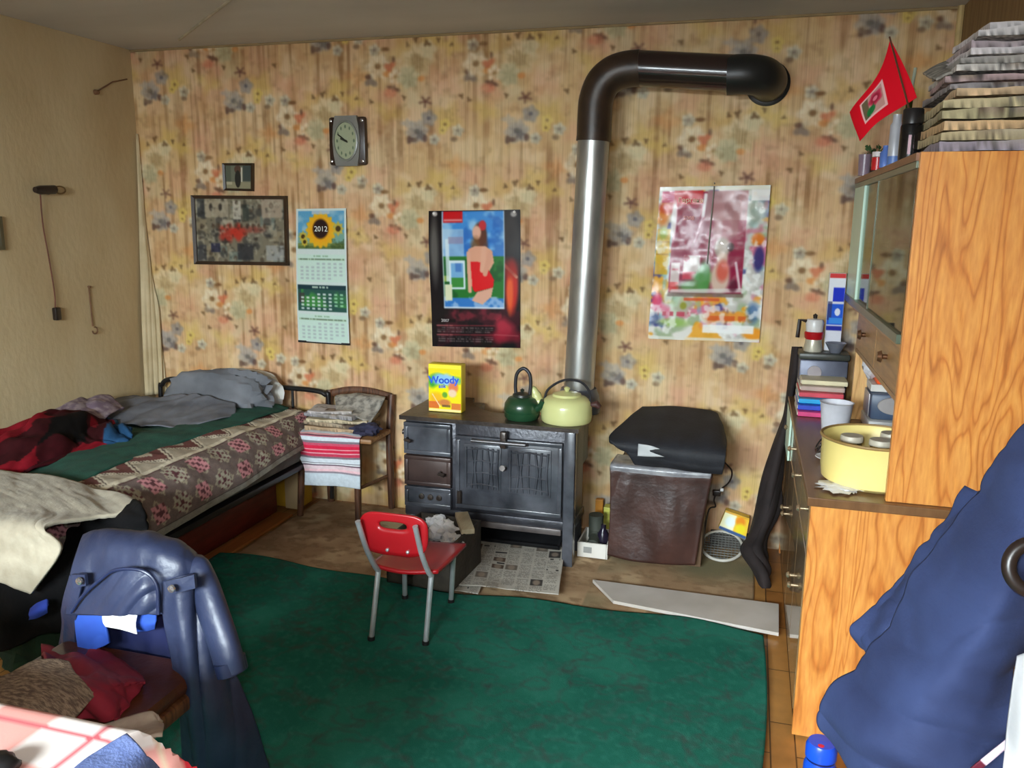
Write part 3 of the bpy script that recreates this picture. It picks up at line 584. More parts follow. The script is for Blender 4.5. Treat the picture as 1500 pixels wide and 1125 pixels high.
# maroon advertisement sheet
cv.rect(.08, .025, .43, .51, (146, 30, 64)); cv.rect(.015, .022, .08, .075, (200, 40, 90), .9)
cv.rect(.235, .022, .43, .16, (188, 140, 140), .95); cv.noise(24, (160, 110, 112), .6, .5, .62, 31, box=(.235, .022, .43, .25)); cv.ell(.34, .2, .08, .07, (196, 150, 150), .8, .8)
cv.poly([(.24, .02), (.27, .02), (.26, .20), (.20, .31), (.17, .31)], (168, 120, 128), .7)
cv.rect(.075, .02, .215, .082, (202, 22, 32)); cv.ell(.10, .10, .10, .03, (202, 22, 32), .6, .6); cv.ell(.15, .115, .07, .028, (146, 30, 60), .9, .4)
for k in range(4): cv.line(.02+.012*k, .035+.012*k, .075, .045+.008*k, .006, (240, 190, 210), .8)
cv.line(.105, .095, .185, .097, .005, (206, 110, 140), .7); cv.rect(.0, .1, .0, .1, (0, 0, 0))
cv.ell(.082, .16, .014, .10, (250, 246, 244), .95, .5); cv.line(.228, .04, .222, .14, .016, (250, 246, 246), .95); cv.line(.222, .14, .19, .26, .007, (240, 210, 220), .95)  # white streaks: glare on the glossy sheet, painted into its colour
cv.rect(.085, .36, .13, .50, (210, 190, 186)); cv.rect(.085, .455, .13, .50, (206, 50, 50)); cv.rect(.145, .325, .225, .44, (214, 200, 196)); cv.rect(.145, .405, .21, .44, (200, 60, 80)); cv.ell(.158, .34, .014, .014, (160, 40, 60)); cv.rect(.092, .39, .122, .398, (180, 60, 80), .8)
cv.ell(.25, .43, .045, .065, (80, 150, 74), .95, .5, lobes=4, la=.2); cv.ell(.20, .475, .07, .03, (90, 150, 80), .9, .6)
cv.ell(.325, .29, .038, .05, (176, 160, 146), 1, .4); cv.ell(.365, .285, .016, .02, (60, 40, 40), .9, .5); cv.ell(.33, .34, .026, .03, (220, 190, 170), .9, .5); cv.ell(.325, .43, .045, .085, (212, 182, 164), 1, .4); cv.ell(.335, .40, .028, .05, (214, 84, 66), .85, .6)
cv.line(.10, .50, .43, .49, .02, (226, 220, 216), .8); cv.rect(.078, .505, .44, .525, (120, 100, 90), .8); cv.rect(.16, .53, .33, .545, (214, 90, 50), .9)
cv.line(.395, .36, .42, .48, .012, (240, 230, 230), .8); cv.ell(.39, .47, .02, .03, (90, 30, 50), .8, .6); cv.rect(.445, .02, .53, .07, (248, 244, 240), .9)
cv.rect(0, .725, .53, .74, (230, 226, 216), .8)
cv.blur(2)
crk = lambda u, v: np.stack([0*u, -.014*np.sin(v*3.1)*np.sin(u*3.1)+.008*(fbm(u*4, v*5, 61)-.5)*2, 0*u], -1)
panel('printed_sheet', cv, quad_place(tl, tr, brr, bl, crk), gloss, r)
pc = (tl+tr)/2
text('Гергана', .030, tuple(tl+np.array([.148, -.022, -.062])), (1, 0, 0), (0, 0, 1), mat('cream_ink', (238, 206, 170), None, .5), r)
text('2008', .026, tuple(tl+np.array([.143, -.024, -.145])), (1, 0, 0), (0, 0, 1), mat('pink_ink', (222, 140, 130), None, .5), r)
hd = mat('cord_grey', (120, 116, 104), None, .6)
obj('hanging_string', MB().tube([pc+[.0, -.006, -.0], pc+[-.004, -.024, -.12], pc+[-.012, -.024, -.36]], .003, 6), hd, r)
obj('nail', MB().tube([pc+[.0, .01, .012], pc+[0, -.014, .014]], .003, 8), hd, r)

# ------------------------------------------------------------------ left wall fittings
r = root('wall_lamp_socket', at(72, 280, x=XL), 'small dark lamp socket with a cord hanging down the left wall', 'lamp socket')
p = at(68, 279, x=XL); dkp = mat('dark_bakelite', (36, 26, 22), None, .35)
obj('bracket', MB().lathe([(.02, 0), (.02, .012), (.012, .02)], p, 16, 'x'), dkp, r)
obj('socket', MB().tube([p+[.03, -.10, -.0], p+[.03, -.07, 0], p+[.03, .02, .005], p+[.03, .03, .005]], [.014, .022, .022, .01], 14), dkp, r)
obj('ring', MB().tube([p+[.03, .055+.035*math.cos(t*math.pi/8), .004+.018*math.sin(t*math.pi/8)] for t in range(17)], .004, 8), mat('brass_dull', (120, 96, 62), None, .4, .6), r)
path = smooth_path([p+[.03, -.07, -.01], at(63, 330, x=XL+.012), at(72, 380, x=XL+.012), at(80, 430, x=XL+.012), at(81, 452, x=XL+.012)], 24)
obj('cord', MB().tube(path, .0035, 6), mat('brown_cord', (104, 60, 44), None, .6), r)
e = at(83, 459, x=XL+.012); obj('switch', MB().box(e[0]-.012, e[1]-.018, e[2]-.035, e[0]+.014, e[1]+.018, e[2]+.03, .006), dkp, r)
p0, p1 = at(130, 420, x=XL+.006), at(136, 478, x=XL+.006)
r = root('wall_hook', p0, 'thin rusty wire hook on the left wall, right of the cord', 'hook')
hk = mat('rust_wire', (110, 78, 54), None, .6)
obj('shank', MB().tube([p0, p1], .004, 6), hk, r); obj('hook_loop', MB().tube([p1+[.012, -.018*math.cos(t*.45), -.022+.018*math.sin(-t*.45)] for t in range(0, 12)], .004, 6), hk, r)
obj('nail', MB().tube([p0+[-.004, 0, 0], p0+[.012, 0, 0]], .006, 8), hk, r)
p0 = at(140, 135, x=XL+.004); r = root('wall_nail', p0, 'dark nail with a loose string high on the left wall', 'nail')
obj('nail_head', MB().lathe([(.014, 0), (.012, .02), (0, .024)], p0+[-.004, 0, 0], 10, 'x'), hk, r); obj('string', MB().tube([p0, at(165, 120, x=XL+.004), at(186, 116, x=XL+.004)], .004, 6), hk, r)
a, b2 = at(-22, 318, x=XL), at(4, 366, x=XL)
r = root('picture_frame', (a+b2)/2, 'grey-green picture at the left edge, left of the lamp socket', 'picture')
obj('frame', MB().box(XL+.001, b2[1]-.30, b2[2], XL+.02, b2[1], b2[2]+.155, .004), mat('frame_greygreen', (96, 90, 66), None, .5), r); obj('picture', MB().box(XL+.019, b2[1]-.28, b2[2]+.02, XL+.022, b2[1]-.02, b2[2]+.135), mat('picture_grey', (120, 114, 92), (90, 88, 74), .5, scale=10), r, smooth=False)

# cream cloth strip hanging in the corner
C = [[(XL+.012, -.02, 2.05), (XL+.015, -.015, 2.05), (XL+.02, -.012, 2.05)], [(XL+.012, -.04, 1.7), (XL+.025, -.03, 1.7), (XL+.03, -.012, 1.7)], [(XL+.015, -.07, 1.3), (XL+.045, -.04, 1.3), (XL+.05, -.012, 1.3)], [(XL+.015, -.09, 1.0), (XL+.06, -.06, 1.0), (XL+.08, -.012, 1.0)], [(XL+.015, -.11, .56), (XL+.06, -.07, .56), (XL+.09, -.012, .56)]]
sheet('corner_cloth', C, mat('cream_cloth', (186, 166, 128), (206, 188, 152), .85, scale=6, bump=.1), None, 40, 80, wr=[(.012, 30, .8, 1)], seed=5, thick=.004, label='narrow cream cloth strip hanging in the corner above the bed', cat='cloth')

# ------------------------------------------------------------------ stove
iron = mat('stove_iron', (40, 40, 44), (74, 74, 82), .36, .35, scale=9, detail=6, bump=.12, bscale=60, lo=.3, hi=.75)
iron2 = mat('stove_top_iron', (44, 36, 32), (72, 62, 56), .34, .3, scale=14, detail=6, bump=.1, bscale=80)
enamel = mat('stove_enamel', (44, 46, 52), (98, 100, 108), .26, .1, scale=7, detail=6, coat=.25, lo=.3, hi=.75)
SX0, SX1, SY0, SY1 = -1.565, -.715, -.53, -.07
r = root('wood_stove', ((SX0+SX1)/2, (SY0+SY1)/2, 0), 'large black cast iron cooking stove on newspapers by the wall', 'stove')
obj('firebox_block', MB().box(SX0+.01, SY0+.01, .215, SX0+.27, SY1, .655, .008), iron, r); obj('oven_block', MB().box(SX0+.262, SY0+.01, .215, SX1-.01, -.29, .655, .008), iron, r)
tpl = [(SX0-.012, SY0-.015), (SX1+.012, SY0-.015), (SX1+.012, -.30), (-1.0, -.335), (-1.10, -.35), (-1.18, -.34), (-1.25, -.29), (-1.31, -.21), (-1.345, -.13), (-1.36, SY1+.01), (SX0-.012, SY1+.01)]
obj('top_plate', recalc(MB().prism([(x, y, .655) for x, y in tpl], (0, 0, .020))), iron2, r, smooth=False)
obj('flue_box', MB().box(-.86, -.295, .42, -.735, -.12, .676, .008), iron, r)
obj('plinth', MB().box(SX0+.005, SY0, .175, SX1-.005, -.27, .222, .006), iron, r)
for x, y in ((SX0+.03, SY1-.04), (SX1-.035, -.31), (SX0+.03, SY0+.035)): obj('leg', MB().box(x-.025, y-.025, 0, x+.025, y+.025, .18, .006), iron, r)
obj('leg', MB().box(SX1-.055, SY0-.004, 0, SX1-.004, SY0+.05, .655, .006), enamel, r, label='full-height front corner leg')
def ring(mb, x0, z0, x1, z1, w, y0, y1):
    for (a, b_, c_, d_) in ((x0, z0, x1, z0+w), (x0, z1-w, x1, z1), (x0, z0+w, x0+w, z1-w), (x1-w, z0+w, x1, z1-w)): mb.box(a, y0, b_, c_, y1, d_, .003)
    return mb
XD = SX0+.265
def sdoor(x0, z0, x1, z1, panels, handle=None, name='door', mt=enamel):
    d = obj(name, ring(MB().box(x0, SY0-.012, z0, x1, SY0+.02, z1, .004), x0, z0, x1, z1, .02, SY0-.020, SY0-.008), mt, r)
    for (a, b_, c_, e_) in panels:
        cvx = MB(); cvx.box(a, SY0-.017, b_, c_, SY0-.008, e_, .004)
        for k in range(7): # cast relief of leaves
            t = (k+.5)/7; cvx.tube([(a+(c_-a)*t, SY0-.018, b_+.015), (a+(c_-a)*(t+.06*math.sin(k*2)), SY0-.022, (b_+e_)/2), (a+(c_-a)*t, SY0-.018, e_-.015)], .006, 6)
        for k in range(4): cvx.tube([(a+.01, SY0-.018, b_+(e_-b_)*(k+.5)/4), ((a+c_)/2, SY0-.024, b_+(e_-b_)*(k+.7)/4), (c_-.01, SY0-.018, b_+(e_-b_)*(k+.5)/4)], .004, 6)
        obj('relief_panel', cvx, mt, d)
    if handle:
        hx, hz = handle; obj('handle', MB().tube([(hx, SY0-.015, hz), (hx, SY0-.045, hz), (hx+.03, SY0-.05, hz-.005)], .008, 8), iron2, d)
    return d
sdoor(SX0+.012, .49, XD-.015, .645, [], (SX0+.03, .565), 'firebox_door')
sdoor(SX0+.012, .335, XD-.015, .482, [], (SX0+.2, .41), 'ash_door', mat('stove_brownish', (56, 42, 40), (74, 58, 54), .35, .2, scale=8))
d = sdoor(SX0+.012, .228, XD-.015, .328, [], None, 'ash_drawer')
for k in range(3): obj('vent', MB().lathe([(.014, 0), (.014, -.01), (.006, -.012)], (SX0+.10+.045*k, SY0-.01, .28), 14, 'y'), iron2, d)
d = sdoor(XD+.01, .245, SX1-.06, .60, [(XD+.05, .335, XD+.235, .565), (XD+.265, .335, SX1-.11, .565)], None, 'oven_door')
obj('handle', MB().tube([(XD+.10, SY0-.02, .585), (XD+.10, SY0-.05, .59), (XD+.36, SY0-.05, .59), (XD+.36, SY0-.02, .585)], .009, 10), mat('worn_steel', (130, 128, 130), (90, 88, 90), .35, .8), d)
obj('latch', MB().box(XD+.235, SY0-.045, .56, XD+.265, SY0-.012, .64, .006), iron2, d); obj('knob', MB().tube([(XD+.25, SY0-.015, .46), (XD+.25, SY0-.05, .47)], .014, 10), iron2, d)
obj('hinge', MB().tube([(XD+.03, SY0-.022, .27), (XD+.03, SY0-.022, .33)], .012, 8), iron2, d)
obj('side_knob', MB().tube([(SX0+.01, SY0+.06, .575), (SX0-.025, SY0+.06, .575)], [.008, .014], 10), iron2, r)
obj('flue_collar', MB().lathe([(.105, .677), (.108, .70), (.100, .76), (.085, .795)], (-.775, -.20, 0), 32), mat('collar_grey', (92, 96, 106), (116, 118, 128), .4, .5, scale=12), r)
obj('lower_rail', MB().box(SX0+.28, SY0-.01, .155, SX1-.06, SY0+.01, .185, .004), mat('stove_rail', (84, 78, 78), (110, 102, 100), .4, .3, scale=10), r)

# stove pipe
PB, PT = np.array([-.775, -.20, .78]), np.array([-.735, -.20, 2.02])
r = root('stove_pipe', PB, 'galvanised stove pipe with dark elbow rising from stove into the wall', 'pipe')
galv = mat('galvanised', (150, 150, 148), (182, 182, 178), .34, .75, scale=14, stretch=(1, 1, .25), bump=.03)
brown_en = mat('brown_enamel', (40, 26, 24), (50, 34, 30), .22, .0, scale=6, coat=.5)
obj('straight_pipe', MB().tube([PB, PB*.5+PT*.5, PT], .073, 40), galv, r)
el = [PT+[-.0015, 0, -.05], PT+[0, 0, .06], PT+[.005, 0, .12], PT+[.03, 0, .185], PT+[.075, 0, .225], PT+[.13, 0, .243], PT+[.20, 0, .248]]
ex = at(1108, 112, y=-.20)
obj('elbow', MB().tube(smooth_path(el, 28), .079, 40), mat('elbow_brown', (48, 36, 28), (62, 46, 34), .38, .1, scale=16, bump=.05), r)
hz = PT+[.19, 0, .247]; he = np.array([ex[0]-.02, -.20, ex[2]+.01])
obj('horizontal_pipe', MB().tube([hz, he], .077, 40), brown_en, r)
dk = mat('sooty_enamel', (26, 26, 26), (34, 34, 32), .4, 0, scale=8)
obj('wall_elbow', MB().tube(smooth_path([he+[-.10, 0, 0], he+[-.02, 0, .0], he+[.04, .03, -.005], he+[.065, .09, -.01], he+[.07, .14, -.012], he+[.07, .197, -.012]], 24), .083, 36), dk, r)
obj('wall_collar', MB().lathe([(.084, -.001), (.098, -.004), (.097, -.016), (.084, -.022)], (he[0]+.07, 0, he[2]-.012), 36, 'y'), dk, r)
obj('seam_band', MB().tube([PT+[-.003, 0, -.065], PT+[-.002, 0, -.045]], .0795, 40), mat('elbow_brown', 0), r)

# kettles
kc = np.array([-.79, -.405, .676]); ky = mat('cream_enamel', (206, 208, 140), (216, 216, 152), .25, 0, scale=4, coat=.4)
r = root('kettle', kc, 'cream-yellow enamel kettle with a short spout on the stove', 'kettle')
obj('body', MB().lathe([(0, 0), (.112, 0), (.119, .008), (.120, .03), (.118, .075), (.112, .098), (.09, .115), (.06, .122)], kc, 40), ky, r)
ld = obj('lid', MB().lathe([(.070, .118), (.066, .130), (.03, .140), (0, .142)], kc, 32), ky, r); obj('knob', MB().lathe([(.008, .140), (.012, .148), (.015, .155), (.008, .162), (0, .163)], kc, 20), ky, ld)
obj('spout', MB().tube(smooth_path([kc+[-.10, 0, .05], kc+[-.135, 0, .085], kc+[-.155, 0, .13], kc+[-.172, 0, .145]], 14), [.030]*4+[.024]*4+[.018]*3+[.016]*3, 16), ky, r)
obj('bail_handle', MB().tube(smooth_path([kc+[-.110, 0, .09], kc+[-.095, .03, .14], kc+[-.03, .06, .180], kc+[.05, .06, .178], kc+[.10, .03, .14], kc+[.112, 0, .09]], 30), .006, 8), mat('dark_wire', (60, 60, 64), None, .4, .5), r)
obj('side_grip', MB().tube([kc+[.112, 0, .085], kc+[.142, .0, .09], kc+[.156, 0, .075]], [.009, .018, .012], 12), mat('grip_brown', (74, 44, 40), None, .5), r)
kc = np.array([-1.0, -.425, .676]); kg = mat('green_enamel', (26, 58, 36), (34, 72, 46), .3, 0, scale=5, coat=.4)
r = root('kettle', kc, 'small dark green enamel kettle with tall looped handle on the stove', 'kettle')
obj('body', MB().lathe([(0, 0), (.074, 0), (.082, .01), (.085, .035), (.083, .036), (.086, .045), (.082, .075), (.066, .100), (.045, .108)], kc, 36), kg, r)
ld = obj('lid', MB().lathe([(.048, .104), (.044, .118), (.02, .126), (0, .128)], kc, 28), mat('kettle_lid_dark', (40, 46, 40), None, .35), r); obj('knob', MB().lathe([(.006, .125), (.011, .138), (0, .145)], kc, 16), mat('kettle_lid_dark', 0), ld)
obj('bail_handle', MB().tube(smooth_path([kc+[-.030, 0, .10], kc+[-.034, 0, .16], kc+[-.026, 0, .215], kc+[.005, 0, .240], kc+[.034, 0, .215], kc+[.040, 0, .16], kc+[.034, 0, .10]], 30), .0085, 10), mat('dark_wire', 0), r)
obj('spout', MB().tube(smooth_path([kc+[.07, -.02, .05], kc+[.10, -.03, .075], kc+[.112, -.034, .10]], 10), .016, 12), kg, r)

# yellow packet on the stove
bx0, bx1, by, bz = -1.475, -1.305, -.42, .676
r = root('carton', ((bx0+bx1)/2, by+.03, bz), 'bright yellow printed carton standing upright on the stove', 'carton')
cv = Canvas(.17, .235, .002, (246, 226, 30)); yb = mat('yellow_card', (240, 214, 30), (246, 222, 40), .4, 0, scale=5)
cv.rect(0, 0, .17, .02, (250, 238, 70)); cv.ell(.05, .085, .055, .04, (56, 160, 60), .95, .4); cv.ell(.13, .075, .05, .02, (90, 176, 70), .8, .6); cv.ell(.085, .075, .068, .030, (150, 200, 250), .9, .5, rot=.05, lobes=5, la=.08); cv.ell(.07, .13, .05, .03, (254, 240, 10), .9, .5)
cv.ell(.13, .11, .025, .03, (226, 120, 90), .9, .5); cv.ell(.125, .14, .022, .02, (240, 210, 180), .95, .5); cv.ell(.085, .15, .014, .014, (90, 160, 60), .9, .5); cv.ell(.04, .17, .035, .03, (240, 170, 40), .8, .7); cv.rect(0, .185, .055, .22, (214, 96, 50), .85); cv.rect(.12, .19, .17, .225, (216, 110, 60), .85); cv.ell(.085, .19, .03, .018, (206, 120, 70), .9, .5); cv.rect(.07, .20, .115, .212, (90, 70, 50), .7); cv.rect(0, .222, .17, .235, (250, 226, 150)); cv.line(.02, .15, .06, .21, .006, (250, 220, 180), .8)
obj('box', MB().box(bx0, by, bz, bx1, by+.065, bz+.235, .004), yb, r)
panel('printed_front', cv, quad_place((bx0+.002, by-.001, bz+.233), (bx1-.002, by-.001, bz+.233), (bx1-.002, by-.001, bz+.002), (bx0+.002, by-.001, bz+.002)), paper, r)
text('Woody', .050, ((bx0+bx1)/2-.005, by-.003, bz+.158), (1, 0, .05), (-.05, 0, 1), mat('blue_ink', (20, 90, 226), None, .5), r, bold=.0012)
text('sok', .026, ((bx0+bx1)/2-.012, by-.003, bz+.128), (1, 0, .05), (-.05, 0, 1), mat('blue_ink', 0), r, bold=.0006)

# ------------------------------------------------------------------ floor coverings
G = lambda x, y: at(x, y, z=0)
def flat_sheet(name, pts, nu, nv, z, label, cat, paint=None, m=None, lift=None, thick=.004, wob=None):
    tl, tr, brr, bl = (np.array((*p[:2], z)) for p in pts)
    u, v = np.meshgrid(np.linspace(0, 1, nu), np.linspace(0, 1, nv)); P = quad_place(tl, tr, brr, bl)(u, v)
    if wob is not None: P = P+wob(u, v, P)
    cols = paint(P[..., 0], P[..., 1], u, v).reshape(-1, 3) if paint else None
    mb = grid_mb(P)
    # skirt so that the sheet has a thickness
    o = obj(name, mb, m, None, colors=cols, label=label, cat=cat, solid=0)
    if thick:
        md = o.modifiers.new('thickness', 'SOLIDIFY'); md.thickness = thick; md.offset = -1
    return o
def blend(base, *layers):
    c = np.empty(layers[0][0].shape+(3,)); c[:] = base
    for k, col in layers: c += (np.asarray(col, float)-c)*np.clip(k, 0, 1)[..., None]
    return c
def carpet_paint(x, y, u, v):
    n1 = fbm(x*7, y*7, 1); n2 = fbm(x*22, y*30, 2); n3 = fbm(x*3, y*3, 4)
    return blend((166, 136, 104), ((n1-.45)*4, (196, 168, 132)), ((n2-.5)*3.5, (134, 104, 76)), ((n3-.50)*6*(x < -1.2)*(y > -.75), (206, 194, 158)), ((n2-.6)*4, (164, 140, 108)), ((n3-.5)*3*(x > -.6), (128, 120, 92)))
flat_sheet('carpet', [(-2.30, -.03), (.10, -.03), (.10, -1.15), (-2.30, -1.15)], 260, 130, .006, 'worn brown-beige patterned carpet between the stove wall and green rug', 'carpet', carpet_paint, attr_mat('woven_print', .95, .1, grain=.25, gscale=220), thick=.005)
def rug_paint(x, y, u, v):
    n = fbm(x*5, y*5, 3); a = fbm(x*3+y*9, y*4-x*7, 5); b = fbm(x*8-y*3, y*9+x*2, 7)
    ln = np.clip(1-abs(2*a-1)*9, 0, 1)*.55+np.clip(1-abs(2*b-1)*9, 0, 1)*.5
    return blend((36, 104, 88), ((n-.45)*3, (46, 120, 102)), (ln*.9, (70, 82, 76)), ((fbm(x*60, y*60, 9)-.5)*1.6, (58, 128, 112)))
def rug_wob(u, v, P):
    w = np.zeros(P.shape); w[..., 1] = (1-v)*(.03*np.sin(u*9+.5)+.018*np.sin(u*23)); w[..., 0] = u**4*.02*np.sin(v*9); w[..., 2] = .006*fbm(P[..., 0]*3, P[..., 1]*2, 12)+.012*np.clip(fbm(P[..., 0]*2+P[..., 1]*3, P[..., 1]*1.5, 14)-.55, 0, 1)
    return w
flat_sheet('rug', [(-2.36, -.915), (.135, -.955), (.06, -3.9), (-2.3, -3.9)], 300, 300, .017, 'large dark green rug covering most of the floor', 'rug', rug_paint, attr_mat('green_pile', .95, .05, grain=.35, gscale=420, bump=.5), thick=.010, wob=rug_wob)
a, b2, c2, d2 = G(868, 857), G(1140, 893), G(1140, 936), G(905, 889)
obj('board', MB().prism([(a[0], a[1], .012), (d2[0]-.02, d2[1], .012), (c2[0], c2[1]+.0, .012), (b2[0], b2[1], .012)], (0, 0, .014)), mat('white_board', (190, 182, 172), (206, 198, 190), .5, scale=5), None, smooth=False, label='long off-white board lying on the floor in front of the leather-fronted box', cat='board')
# newspapers under the stove
def news_canvas(w, h, seed, res=.004, bg=(196, 190, 178)):
    c = Canvas(w, h, res, bg); q = random.Random(seed); c.noise(5, (176, 166, 150), .5, seed=seed)
    nc = max(2, int(w/.075))
    for i in range(nc):
        x0 = .012+i*(w-.02)/nc; x1 = x0+(w-.02)/nc-.010; y = .02
        while y < h-.03:
            t = q.random()
            if t < .16: hh = q.uniform(.03, .06); c.rect(x0, y, x1, y+hh, q.choice([(70, 66, 64), (96, 78, 68), (120, 110, 100)])); c.ell((x0+x1)/2, y+hh*.5, .02, .018, (166, 148, 130), .8, .5); y += hh+.008
            elif t < .3: c.textrow(x0, y, x1, .012, (40, 38, 40), .85, q.randint(1, 99), 1.2); y += .020
            else:
                n = q.randint(3, 8)
                for k in range(n): c.textrow(x0, y, x1, .004, (110, 104, 98), .75, q.randint(1, 99), 1.0); y += .008
                y += .006
    return c
def lay_news(pts, seed, z, label, w=.56, h=.40, name='newspaper'):
    cv = news_canvas(w, h, seed); q0 = quad_place(*[(p[0], p[1], z) for p in pts], bulge=lambda u, v: np.stack([0*u, 0*u, .010*fbm(u*4, v*4, seed)], -1))
    q, cc = print_mesh(cv, q0); o = obj(name, q, attr_mat('newsprint', .85, .15, grain=.1, gscale=200), None, colors=cc, label=label, cat='newspaper', group='newspapers spread under the stove')
    md = o.modifiers.new('thickness', 'SOLIDIFY'); md.thickness = .003; md.offset = -1
lay_news([G(690, 800), G(828, 808), G(818, 882), G(668, 868)], 3, .034, 'open newspaper sticking out in front of the stove, its pictures facing up')
lay_news([G(640, 812), G(735, 808), G(700, 878), G(604, 863)], 8, .022, 'newspaper half hidden behind the red chair legs')

# ------------------------------------------------------------------ under and around the stove
tr_ = at(822, 806, z=.03)
r = root('roasting_tray', (-1.05, -.36, .035), 'black baking tray lying tilted under the stove', 'tray')
b = bmesh.new()
q = MB(); x0, x1, y0, y1, z0 = -1.33, -.80, -.44, -.10, .042
tn = mat('tray_black', (26, 26, 28), (40, 40, 42), .35, .4, scale=10)
TR = Matrix.Translation((0, y0, z0)) @ Matrix.Rotation(math.radians(21), 4, 'X') @ Matrix.Translation((0, -y0, -z0))
obj('pan', MB().box(x0, y0, z0, x1, y1, z0+.008, .003).xform(TR), tn, r)
for a in ((x0, y0, x1, y0+.012), (x0, y1-.012, x1, y1), (x0, y0, x0+.012, y1), (x1-.012, y0, x1, y1)): obj('rim', MB().box(a[0], a[1], z0, a[2], a[3], z0+.022, .004).xform(TR), tn, r)
obj('prop_block', MB().box(x0+.1, y1-.05, .013, x1-.1, y1-.03, z0+.12, 0), tn, r)
# coal box with crumpled paper
cb = mat('coal_box', (50, 44, 38), (72, 64, 54), .6, .1, scale=12, bump=.2)
bx = np.array([-1.285, -.835, .0]); r = root('coal_box', bx, 'open dark metal coal box between the red chair and the stove', 'box'); R4 = Matrix.Translation(Vector(bx)) @ Matrix.Rotation(math.radians(-4), 4, 'Z')
def cbx(*a): return MB().box(*a, .004).xform(R4)
w_, l_, h_ = .155, .17, .245; zf = .034
obj('bottom', cbx(-w_, -l_, zf, w_, l_, zf+.012), cb, r)
for a in ((-w_, -l_, zf, w_, -l_+.012, h_), (-w_, l_-.012, zf, w_, l_, h_), (-w_, -l_, zf, -w_+.012, l_, h_), (w_-.012, -l_, zf, w_, l_, h_)): obj('side_panel', cbx(*a), cb, r)
obj('ash', blob(bx+[0, 0, .13], (.13, .145, .06), .2, 6, 3), mat('ash_dark', (40, 36, 34), (66, 60, 56), .95, scale=20), None, label='dark ash and coal filling the coal box', cat='ash', kind='stuff')
wp = mat('crumpled_paper', (226, 226, 230), (238, 237, 236), .7, scale=5)
for k, (dx, dy, dz, s, lab) in enumerate(((.035, .02, .235, .06, 'largest crumpled white paper at the middle of the coal box'), (.10, -.06, .215, .045, 'crumpled white paper at the near right of the coal box'), (-.03, .10, .232, .045, 'crumpled white paper at the far side of the coal box'), (-.06, -.03, .215, .05, 'crumpled white paper at the left of the coal box'))):
    obj('crumpled_paper', blob(bx+[dx, dy, dz], (s, s*.8, s*.7), .42, 3.5, 40+k, 18), wp, None, smooth=False, label=lab, cat='paper', group='papers in the coal box')
obj('wood_stick', MB().box(-.03, -.09, -.012, .03, .09, .012, .003).xform(Matrix.Translation(Vector(bx+[.12, .06, .262])) @ Matrix.Rotation(.5, 4, 'Z') @ Matrix.Rotation(.1, 4, 'X')), mat('split_wood', (176, 160, 130), (190, 176, 146), .7, scale=10, stretch=(8, 1, 8)), None, label='pale split stick lying across the coal box rim', cat='firewood')

# red child chair
chrome = mat('chrome_tube', (200, 202, 206), None, .34, .6)
redp = mat('red_lacquer', (158, 14, 24), (176, 18, 30), .35, 0, scale=4, coat=.2)
rub = mat('black_rubber', (22, 22, 22), None, .7)
r = root('child_chair', (-1.21, -1.26, 0), 'small red child chair with chrome legs seen from behind', 'chair')
fe = [np.array(p) for p in ((-1.305, -1.455, .022), (-1.095, -1.425, .022), (-1.325, -1.085, .022), (-1.125, -1.065, .022))]
tp = [np.array(p) for p in ((-1.295, -1.40, .285), (-1.085, -1.385, .285), (-1.305, -1.13, .275), (-1.095, -1.11, .275))]
for i in range(4):
    pts = [fe[i], tp[i]]
    lg = obj('leg', MB().tube(pts, .0105, 14), chrome, r); obj('rubber_foot', MB().tube([fe[i]-[0, 0, .022], fe[i]+[0, 0, .012]], .014, 12), rub, lg)
for s in (0, 1):
    t0 = tp[s]; obj('back_post', MB().tube(smooth_path([t0+[0, 0, -.005], t0+[-.004, -.028, .03], t0+[-.016+.004*s, -.066, .11], t0+[-.032+.010*s, -.098, .225]], 16), .0105, 14), chrome, r)
# seat: bowed plywood
C = [[(-1.325, -1.40, .298), (-1.20, -1.405, .288), (-1.06, -1.385, .298)], [(-1.33, -1.26, .292), (-1.20, -1.26, .282), (-1.055, -1.25, .292)], [(-1.335, -1.10, .292), (-1.20, -1.09, .284), (-1.05, -1.085, .292)]]
o = sheet('seat', C, redp, r, 24, 24, thick=.014)
def rounded(u, v, n=26, e=3.2):
    return u, v
# backrest: curved shield with a hand slot
BW, BH = .135, .082; bc = np.array([-1.205, -1.452, .458])
def bplace(a, b): return bc+np.array([a*1.0+.02*b, -.005-.10*b*.3+.35*a*a*1.0, b])
q = MB(); nr, na = 7, 56
for k in range(na):
    t = 2*math.pi*k/na; ca, sa = math.cos(t), math.sin(t)
    ox = math.copysign(abs(ca)**.45, ca)*BW*(1-.08*(sa < 0)*abs(sa)); oz = math.copysign(abs(sa)**.55, sa)*BH
    ix, iz = math.copysign(abs(ca)**.6, ca)*.055, math.copysign(abs(sa)**.7, sa)*.015+.036
    for j in range(nr):
        f = j/(nr-1); q.v.append(tuple(bplace(ix+(ox-ix)*f, iz+(oz-iz)*f)))
q.f = [(k*nr+j, k*nr+j+1, ((k+1) % na)*nr+j+1, ((k+1) % na)*nr+j) for k in range(na) for j in range(nr-1)]
obj('backrest', q, redp, r, solid=.012)
for dx in (-.02, .06): obj('rivet', MB().lathe([(.007, 0), (.006, -.006), (0, -.008)], bplace(dx, -.06)+[0, -.008, 0], 10, 'y'), chrome, r)

